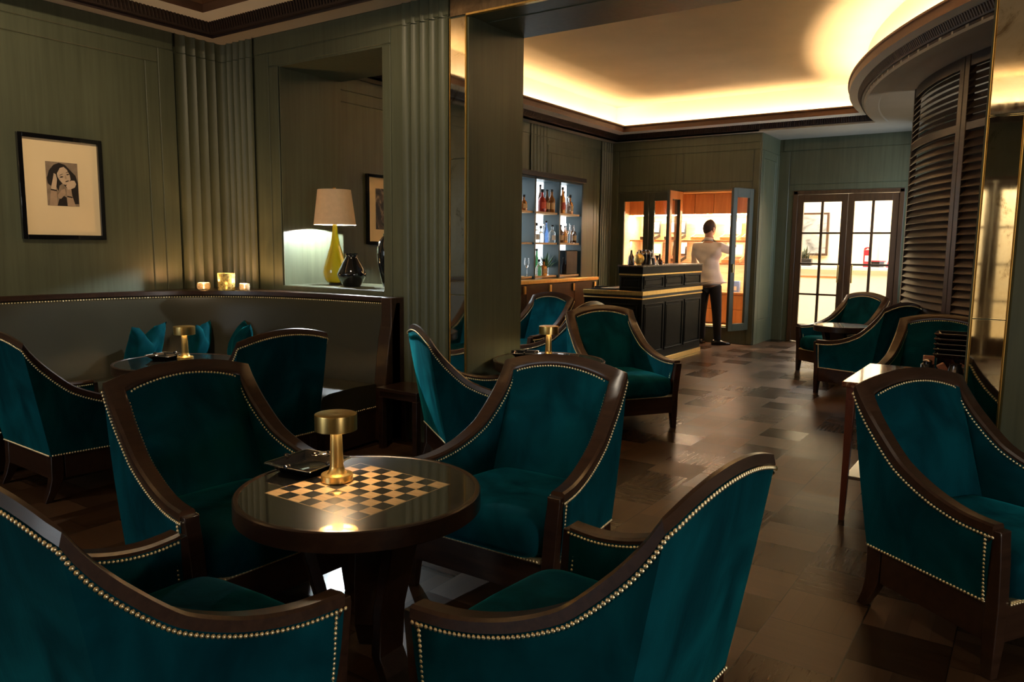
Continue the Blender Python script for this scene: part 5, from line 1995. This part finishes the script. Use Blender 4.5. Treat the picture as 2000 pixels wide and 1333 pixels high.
def cup_leaf(hx, hy, w, ang, hinge_right=False):
    """green cupboard door with a tall glass pane; hinge at (hx, hy) local"""
    st = 0.085
    sgn = -1 if hinge_right else 1
    M = Matrix.Translation((hx, hy, 0)) @ Matrix.Rotation(ang, 4, 'Z')
    z0, z1 = CZ0 + 0.004, CZ1 - 0.004
    m = MB()
    a0, a1 = (0, w) if not hinge_right else (-w, 0)
    m.box(a0, a0 + st, -0.02, 0.02, z0, z1, M)
    m.box(a1 - st, a1, -0.02, 0.02, z0, z1, M)
    m.box(a0 + st, a1 - st, -0.02, 0.02, z0, z0 + 0.10, M)
    m.box(a0 + st, a1 - st, -0.02, 0.02, z1 - 0.13, z1, M)
    lf = m.build('door_leaf', M_GREENW, t, bevel=0.004)
    MB().box(a0 + st, a1 - st, -0.003, 0.003, z0 + 0.10, z1 - 0.13, M).build('glass', M_GLASS, lf, smooth=False)
    m = MB()
    m.box(a0 + 0.01, a1 - 0.01, 0.0205, 0.030, z1 - 0.125, z1 - 0.01, M)
    m.box(a0 + 0.01, a1 - 0.01, 0.0205, 0.030, z0 + 0.01, z0 + 0.095, M)
    m.box(a0 + 0.01, a0 + st - 0.004, 0.0205, 0.030, z0 + 0.095, z1 - 0.125, M)
    m.box(a1 - st + 0.004, a1 - 0.01, 0.0205, 0.030, z0 + 0.095, z1 - 0.125, M)
    m.build('cedar_lining', M_CEDAR, lf, bevel=0.002)
    hxx = (a1 - 0.03) if not hinge_right else (a0 + 0.03)
    MB().box(hxx - 0.006, hxx + 0.006, -0.045, -0.02, 1.06, 1.18, M).build('handle', M_BRASS, lf, bevel=0.002)


lw = 0.505
cup_leaf(-hw + 0.005, -0.0, lw, 0.0)
cup_leaf(-hw + 0.005 + 2 * lw + 0.006, -0.0, lw, 0.0, True)
cup_leaf(-0.025, -0.022, lw * 0.86, radians(-93))
cup_leaf(hw - 0.008, -0.022, lw * 0.86, radians(69), True)
MB().box(-0.045, -0.03, -0.01, 0.06, CZ0, CZ1).build('mullion', M_GREENW, t, bevel=0.002)


def cigar_box(label, x, z, w, open_=True, wood=M_CEDARP, inner=M_BLACKM, y=YC + 0.52, group='cigar boxes in the cupboard', lid=None):
    b = thing('cigar_box', label, 'cigar box', (x, y, z), 0, group)
    m = MB()
    m.box(-w / 2, w / 2, -0.11, -0.10, 0, 0.05)
    m.box(-w / 2, w / 2, 0.10, 0.11, 0, 0.05)
    m.box(-w / 2, -w / 2 + 0.01, -0.10, 0.10, 0, 0.05)
    m.box(w / 2 - 0.01, w / 2, -0.10, 0.10, 0, 0.05)
    m.box(-w / 2 + 0.01, w / 2 - 0.01, -0.10, 0.10, 0, 0.008)
    m.build('tray', inner if lid else wood, b, bevel=0.001)
    m = MB()
    n = int((w - 0.03) / 0.021)
    for k in range(n):
        xx = -w / 2 + 0.02 + (w - 0.04) * k / max(1, n - 1)
        m.tube([(xx, -0.09, 0.04), (xx, 0.09, 0.04)], 0.0095, 8)
    o = m.build('cigars', mat_cigar, b)
    o['kind'] = 'stuff'
    M = Matrix.Translation((0, 0.11, 0.05)) @ Matrix.Rotation(radians(-18), 4, 'X')
    MB().box(-w / 2, w / 2, 0, 0.012, 0, 0.21, M).build('lid', lid or wood, b, bevel=0.001)
    MB().box(-w / 2 + 0.03, w / 2 - 0.03, -0.001, 0.0, 0.03, 0.18, M).build('lid_paper', LAB_W, b)
    # tilt the whole box toward the viewer
    b.rotation_euler = (radians(14), 0, 0)
    b.location.z += 0.028
    return b


mat_cigar = mat_simple('cigar_leaf', (0.20, 0.085, 0.03), 0.7, var=0.2)
cl = M_DSTEEL
zs1, zs2 = 1.5225, 1.1775
cigar_box('open cigar box with dark lid, upper shelf, behind the first closed cupboard door', -5.26, zs1, 0.26, lid=M_BLACKM)
cigar_box('open cigar box with dark lid, upper shelf, behind the second closed cupboard door', -4.83, zs1, 0.28, lid=M_BLACKM)
cigar_box('open pale cigar box on the upper shelf, left of the man', -4.38, zs1, 0.30)
cigar_box('open pale cigar box on the upper shelf, right of the man', -3.93, zs1, 0.26)
cigar_box('open cigar box on the upper shelf, behind the open right-hand cupboard door', -3.62, zs1, 0.22)
cigar_box('pale cigar box on the lower shelf, behind the first closed cupboard door', -5.22, zs2, 0.26)
cigar_box('grey-lidded cigar box on the lower shelf, behind the second closed cupboard door', -4.79, zs2, 0.24, lid=cl)
cigar_box('pale cigar box on the lower shelf, right of the man', -3.88, zs2, 0.28)
t2 = thing('cigar_packet', 'small black packet on the lower shelf, left of the man', 'packet', (-4.40, YC + 0.45, zs2), 0)
MB().box(-0.05, 0.05, -0.03, 0.03, 0, 0.06).build('packet', M_BLACKM, t2, bevel=0.002)
t2 = thing('blue_packet', 'blue and white packet on the cupboard worktop, right of the man', 'packet', (-3.80, YC + 0.45, 0.7355), 0)
MB().box(-0.07, 0.07, -0.03, 0.03, 0, 0.17).build('packet', mat_simple('blue_card', (0.20, 0.33, 0.72), 0.6, var=0.1), t2, bevel=0.002)
MB().box(-0.03, 0.03, -0.031, -0.03, 0.03, 0.09).build('label', LAB_W, t2)

# ------------------------------------------------------------------ man at the cupboard


def skin_mesh(nodes, edges, sub=2):
    """nodes: list of (pos, rx, ry); grown with a skin modifier and baked to a mesh"""
    me = bpy.data.meshes.new('tmp_skin')
    me.from_pydata([n[0] for n in nodes], edges, [])
    o = bpy.data.objects.new('tmp_skin', me)
    COL.objects.link(o)
    md = o.modifiers.new('skin', 'SKIN')
    md.use_smooth_shade = True
    sv = me.skin_vertices[0].data
    for i, n in enumerate(nodes):
        sv[i].radius = (n[1], n[2] if len(n) > 2 else n[1])
        sv[i].use_root = (i == 0)
    ss = o.modifiers.new('sub', 'SUBSURF')
    ss.levels = ss.render_levels = sub
    bpy.context.view_layer.update()
    dg = bpy.context.evaluated_depsgraph_get()
    nm = bpy.data.meshes.new_from_object(o.evaluated_get(dg))
    bpy.data.objects.remove(o)
    return nm


def mesh_obj(name, me, mat, parent):
    me.materials.clear()
    me.materials.append(mat)
    for p in me.polygons:
        p.use_smooth = True
    me.name = name
    o = bpy.data.objects.new(name, me)
    COL.objects.link(o)
    o.parent = parent
    return o


man = thing('person', 'person in a white shirt and black trousers, back to us, reaching into the cigar cupboard', 'person', (-3.93, 10.80, 0), 0)
Vv = Vector
# local: x right, y into the cupboard, z up
HIP, CH, NK = Vv((0.0, 0.0, 0.93)), Vv((-0.035, 0.02, 1.28)), Vv((-0.055, 0.035, 1.50))
LS, RS = Vv((-0.235, 0.02, 1.425)), Vv((0.125, 0.03, 1.425))
LE, RE = Vv((-0.285, 0.10, 1.17)), Vv((0.235, 0.15, 1.36))
LH, RH = Vv((-0.16, 0.33, 1.20)), Vv((0.19, 0.40, 1.44))
body = [
    (HIP, .09, .08), (Vv((-0.015, 0.01, 1.08)), .10, .08), (CH, .12, .09), (Vv((-0.05, 0.03, 1.42)), .12, .085), (NK, .052, .055), (Vv((-0.065, 0.055, 1.58)), .052, .056),
    (LS, .055, .055), (LE, .042, .042), (LH, .030, .026),
    (RS, .055, .055), (RE, .042, .042), (RH, .030, .026),
    (Vv((-0.075, 0.0, 0.80)), .055, .06), (Vv((-0.105, 0.0, 0.47)), .056, .058), (Vv((-0.115, 0.05, 0.085)), .038, .042),
    (Vv((0.075, 0.0, 0.80)), .055, .06), (Vv((0.125, -0.01, 0.47)), .056, .058), (Vv((0.145, 0.01, 0.085)), .038, .042),
    (Vv((-0.068, 0.07, 1.65)), .075, .088), (Vv((-0.07, 0.075, 1.73)), .072, .086), (Vv((-0.07, 0.078, 1.775)), .045, .055),
]
be = [(0, 1), (1, 2), (2, 3), (3, 4), (4, 5), (5, 18), (18, 19), (19, 20), (3, 6), (6, 7), (7, 8), (3, 9), (9, 10), (10, 11), (0, 12), (12, 13), (13, 14), (0, 15), (15, 16), (16, 17)]
mesh_obj('body', skin_mesh(body, be, 2), M_SKIN, man)
for s, W, Dv in ((-1, LH, Vv((0.35, 1, 0.05))), (1, RH, Vv((-0.25, 1, 0.15)))):
    # palm and five fingers
    dv = Dv.normalized()
    up = Vv((0, 0, 1))
    sd = dv.cross(up).normalized() * s
    m = MB()
    secs = []
    for k, (f, w, th) in enumerate(((0.0, .026, .018), (0.035, .036, .015), (0.075, .040, .013), (0.09, .036, .011))):
        c = W + dv * f
        secs.append([c + sd * (w * cos(a)) + up * (th * sin(a)) for a in [2 * pi * q / 10 for q in range(10)]])
    m.loft(secs)
    for k, L in enumerate((0.068, 0.078, 0.074, 0.058)):
        b = W + dv * 0.082 + sd * (-0.027 + 0.018 * k)
        m.tube([b, b + dv * L * 0.45 - up * 0.006, b + dv * L * 0.8 - up * 0.022, b + dv * L * 0.88 - up * 0.040], [.0085, .008, .0075, .006], 8)
    b = W + dv * 0.025 - sd * 0.03
    m.tube([b, b + dv * 0.03 - sd * 0.022 - up * 0.012, b + dv * 0.06 - sd * 0.022 - up * 0.026], [.011, .0095, .0075], 8)
    m.build('hand', M_SKIN, man, ang=60)
# head details
m = MB()
H0 = Vv((-0.07, 0.075, 1.685))
yaw = radians(-22)     # turned a little to the right
RM = Matrix.Translation(H0) @ Matrix.Rotation(yaw, 4, 'Z')


def ellipsoid(m, c, r, M, nu=16, nv=10, ph0=-pi / 2, ph1=pi / 2):
    P = []
    for i in range(nv + 1):
        ph = ph0 + (ph1 - ph0) * i / nv
        P.append([M @ Vector((c[0] + r[0] * cos(ph) * cos(th), c[1] + r[1] * cos(ph) * sin(th), c[2] + r[2] * sin(ph))) for th in [2 * pi * j / nu for j in range(nu + 1)]])
    m.grid(P)


m = MB()
ellipsoid(m, (0, 0.012, 0.0), (0.080, 0.098, 0.112), RM)
ellipsoid(m, (0, 0.035, -0.065), (0.052, 0.058, 0.055), RM)
m.lathe([(0.0, 0.03), (0.012, 0.012), (0.015, 0.0), (0.0, -0.004)], (0, 0, 0), 10, RM @ Matrix.Translation((0, 0.10, -0.025)) @ Matrix.Rotation(radians(-70), 4, 'X'))
for s in (-1, 1):
    ellipsoid(m, (s * 0.084, 0.0, -0.012), (0.011, 0.020, 0.031), RM, 10, 8)
m.build('head', M_SKIN, man, ang=70)
m = MB()
ellipsoid(m, (0, 0.104, -0.062), (0.024, 0.006, 0.006), RM, 12, 6)
m.build('mouth', mat_simple('lips', (0.40, 0.16, 0.12), 0.5, var=0.0), man)
for s in (-1, 1):
    m = MB()
    ellipsoid(m, (s * 0.030, 0.099, 0.002), (0.012, 0.007, 0.008), RM, 10, 6)
    m.build('eye', M_BLACKM, man)
# hair: cap with a raised crown, short at the nape
P = []
for i in range(13):
    ph = pi / 2 - (pi / 2 + 0.85) * i / 12
    row = []
    for j in range(25):
        th = 2 * pi * j / 24
        front = max(0.0, sin(th))
        lim = -0.72 + 1.15 * front ** 0.6
        pp = max(ph, lim)
        k = 1.0 + 0.02 * sin(5 * th) * cos(ph)
        rr = (0.086 * k, 0.106 * k, 0.122 + 0.006 * front)
        row.append(RM @ Vector((rr[0] * cos(pp) * cos(th), 0.008 + rr[1] * cos(pp) * sin(th), 0.006 + rr[2] * sin(pp))))
    P.append(row)
MB().grid(P).build('hair', M_HAIR, man, ang=80)
# shirt: loose, untucked, sleeves to the forearm
sh_n = [
    (Vv((-0.02, 0.015, 1.02)), .165, .125), (Vv((0.0, 0.005, 0.90)), .175, .130), (Vv((0.005, 0.0, 0.845)), .178, .132), (Vv((-0.035, 0.02, 1.22)), .165, .125), (Vv((-0.05, 0.03, 1.38)), .155, .105), (Vv((-0.055, 0.035, 1.47)), .085, .074), (Vv((-0.057, 0.040, 1.535)), .066, .066),
    (LS + Vv((0, 0, -.005)), .078, .075), (LE, .062, .062), (LE.lerp(LH, 0.45), .050, .050),
    (RS + Vv((0, 0, -.005)), .078, .075), (RE, .062, .062), (RE.lerp(RH, 0.45), .050, .050),
]
sh_e = [(0, 1), (1, 2), (0, 3), (3, 4), (4, 5), (5, 6), (4, 7), (7, 8), (8, 9), (4, 10), (10, 11), (11, 12)]
me = skin_mesh(sh_n, sh_e, 3)
for v in me.vertices:
    k_ = max(0.0, min(1.0, (1.34 - v.co.z) / 0.3))
    if abs(v.co.x) < 0.22:
        v.co.x = -0.02 + (v.co.x + 0.02) * (1 + 0.18 * k_)
random.seed(2)
for v in me.vertices:
    x_, y_, z_ = v.co
    w = 0.007 * sin(38 * z_ + 14 * x_) + 0.006 * sin(22 * z_ - 25 * x_ + 4 * y_)
    nrm = Vector((x_, y_, 0))
    if nrm.length > 1e-4 and z_ < 1.38:
        v.co += nrm.normalized() * w
mesh_obj('shirt', me, M_SHIRT, man)
m = MB()
m.lathe([(0.070, -0.02), (0.074, 0.0), (0.066, 0.022), (0.061, 0.024), (0.060, 0.018), (0.066, 0.0), (0.066, -0.02), (0.070, -0.02)], (0, 0, 0), 24, Matrix.Translation((-0.057, 0.042, 1.520)) @ Matrix.Rotation(radians(-12), 4, 'X'))
m.build('collar', M_SHIRT, man, ang=60)
tr_n = [(Vv((0.0, 0.0, 0.93)), .135, .115), (Vv((-0.088, 0.0, 0.82)), .098, .10), (Vv((-0.106, 0.0, 0.47)), .070, .072), (Vv((-0.116, 0.045, 0.10)), .056, .058), (Vv((-0.116, 0.045, 0.065)), .056, .058),
        (Vv((0.088, 0.0, 0.82)), .098, .10), (Vv((0.126, -0.01, 0.47)), .070, .072), (Vv((0.146, 0.0, 0.10)), .056, .058), (Vv((0.146, 0.0, 0.065)), .056, .058)]
mesh_obj('trousers', skin_mesh(tr_n, [(0, 1), (1, 2), (2, 3), (3, 4), (0, 5), (5, 6), (6, 7), (7, 8)], 2), M_TROUSER, man)
for fx, fy, ang in ((-0.116, 0.05, 0.15), (0.148, 0.0, -0.95)):
    M = Matrix.Translation((fx, fy, 0)) @ Matrix.Rotation(ang, 4, 'Z')
    secs = []
    for yy, w, h in ((-0.085, .020, .050), (-0.075, .033, .075), (-0.02, .038, .085), (0.04, .042, .075), (0.10, .048, .056), (0.15, .046, .046), (0.185, .030, .036), (0.195, .012, .028)):
        secs.append([M @ Vector((w * cos(a), yy, max(0.0, h * 0.5 + h * 0.5 * sin(a)))) for a in [2 * pi * q / 14 for q in range(14)]])
    MB().loft(secs).build('shoe', M_BLACK, man, ang=60)

# ------------------------------------------------------------------ red marble console
CXc, CYc = -0.515, 4.485
t = thing('marble_console', 'console table with a red marble top and mahogany legs, between pillar and armchairs', 'table', (CXc, CYc, 0))
MB().box(-0.265, 0.272, -0.385, 0.385, 0.705, 0.735).build('marble_top', M_MARBLE, t, bevel=0.005)
MB().box(-0.235, 0.25, -0.355, 0.355, 0.64, 0.705).build('apron', M_REDLEG, t, bevel=0.003)
for sx_ in (-1, 1):
    for sy_ in (-1, 1):
        secs = []
        for z, o, w in ((0.70, 0.0, .022), (0.35, 0.004, .017), (0.0, 0.012, .013)):
            cx_, cy2 = sx_ * (0.225 if sx_ < 0 else 0.22) + sx_ * o * 0.6, sy_ * (0.33 + o)
            secs.append([Vector((cx_ - w, cy2 - w, z)), Vector((cx_ + w, cy2 - w, z)), Vector((cx_ + w, cy2 + w, z)), Vector((cx_ - w, cy2 + w, z))])
        MB().loft(secs).build('leg', M_REDLEG, t, bevel=0.002, ang=25)
MB().box(-0.23, 0.24, -0.34, 0.34, 0.22, 0.238).build('lower_shelf', M_STEEL, t, bevel=0.002)
zc_ = 0.7355
for k in range(5):
    b = thing('stacked_tray', ('lowest', 'second lowest', 'middle', 'second highest', 'topmost')[k] + ' of five black trays with silver edges stacked on the marble console', 'tray', (-0.335, 4.66, zc_ + 0.10 + k * 0.027), 0.0, 'stacked trays on the marble console')
    h = 0.092
    m = MB().loft([[Vector((sx_ * a, sy_ * a, z)) for sx_, sy_ in ((-1, -1), (1, -1), (1, 1), (-1, 1))] for a, z in ((h * .86, 0.0), (h, 0.020), (h * .97, 0.022), (h * .8, 0.008))])
    m.build('dish', M_BLACK, b, ang=30)
    e = [Vector((sx_ * h, sy_ * h, 0.021)) for sx_, sy_ in ((-1, -1), (1, -1), (1, 1), (-1, 1), (-1, -1))]
    MB().tube(e, 0.0016, 6).build('silver_edge', M_STEEL, b)
b = thing('tray_stand', 'small black box under the stacked trays on the marble console', 'box', (-0.335, 4.66, zc_), 0)
MB().box(-0.075, 0.075, -0.075, 0.075, 0, 0.0995).build('case', M_BLACK, b, bevel=0.003)
b = thing('pepper_pot', 'black cylindrical pot at the front of the marble console', 'pot', (-0.43, 4.38, zc_), 0)
MB().lathe([(0.0, 0.0), (0.030, 0.0), (0.032, 0.004), (0.032, 0.085), (0.028, 0.09), (0.0, 0.09)], (0, 0, 0), 24).build('pot', M_BLACK, b, ang=40)
MB().lathe([(0.0, 0.09), (0.022, 0.09), (0.022, 0.105), (0.010, 0.112), (0.0, 0.114)], (0, 0, 0), 20).build('lid', M_DSTEEL, b, ang=40)
TERR = mat_simple('terracotta_wood', (0.42, 0.16, 0.08), 0.45, var=0.2, scale=20)
b = thing('wooden_holder', 'fan-shaped terracotta wooden holder on the marble console', 'holder', (-0.325, 4.43, zc_), 0.3)
for s in (-1, 1):
    M = Matrix.Rotation(s * 0.55, 4, 'Y')
    MB().box(-0.018, 0.018, -0.014, 0.014, 0.0, 0.105, M).build('wing', TERR, b, bevel=0.004)
MB().box(-0.03, 0.03, -0.022, 0.022, 0, 0.012).build('foot', TERR, b, bevel=0.003)
b = thing('wooden_block', 'small reddish wooden matchbox block behind the black pot on the console', 'block', (-0.44, 4.52, zc_), 0.2)
MB().box(-0.025, 0.025, -0.02, 0.02, 0, 0.115).build('block', TERR, b, bevel=0.003)
b = thing('steel_jug', 'dark steel jug with a bright spout beside the stacked trays', 'jug', (-0.30, 4.30, zc_), 0)
MB().lathe([(0.0, 0.0), (0.035, 0.0), (0.040, 0.02), (0.034, 0.08), (0.026, 0.10), (0.028, 0.11), (0.0, 0.11)], (0, 0, 0), 24).build('body', M_DSTEEL, b, ang=50)
MB().tube([(0.03, 0, 0.02), (0.06, 0, 0.04), (0.06, 0, 0.08), (0.028, 0, 0.095)], 0.005, 8).build('handle', M_STEEL, b)
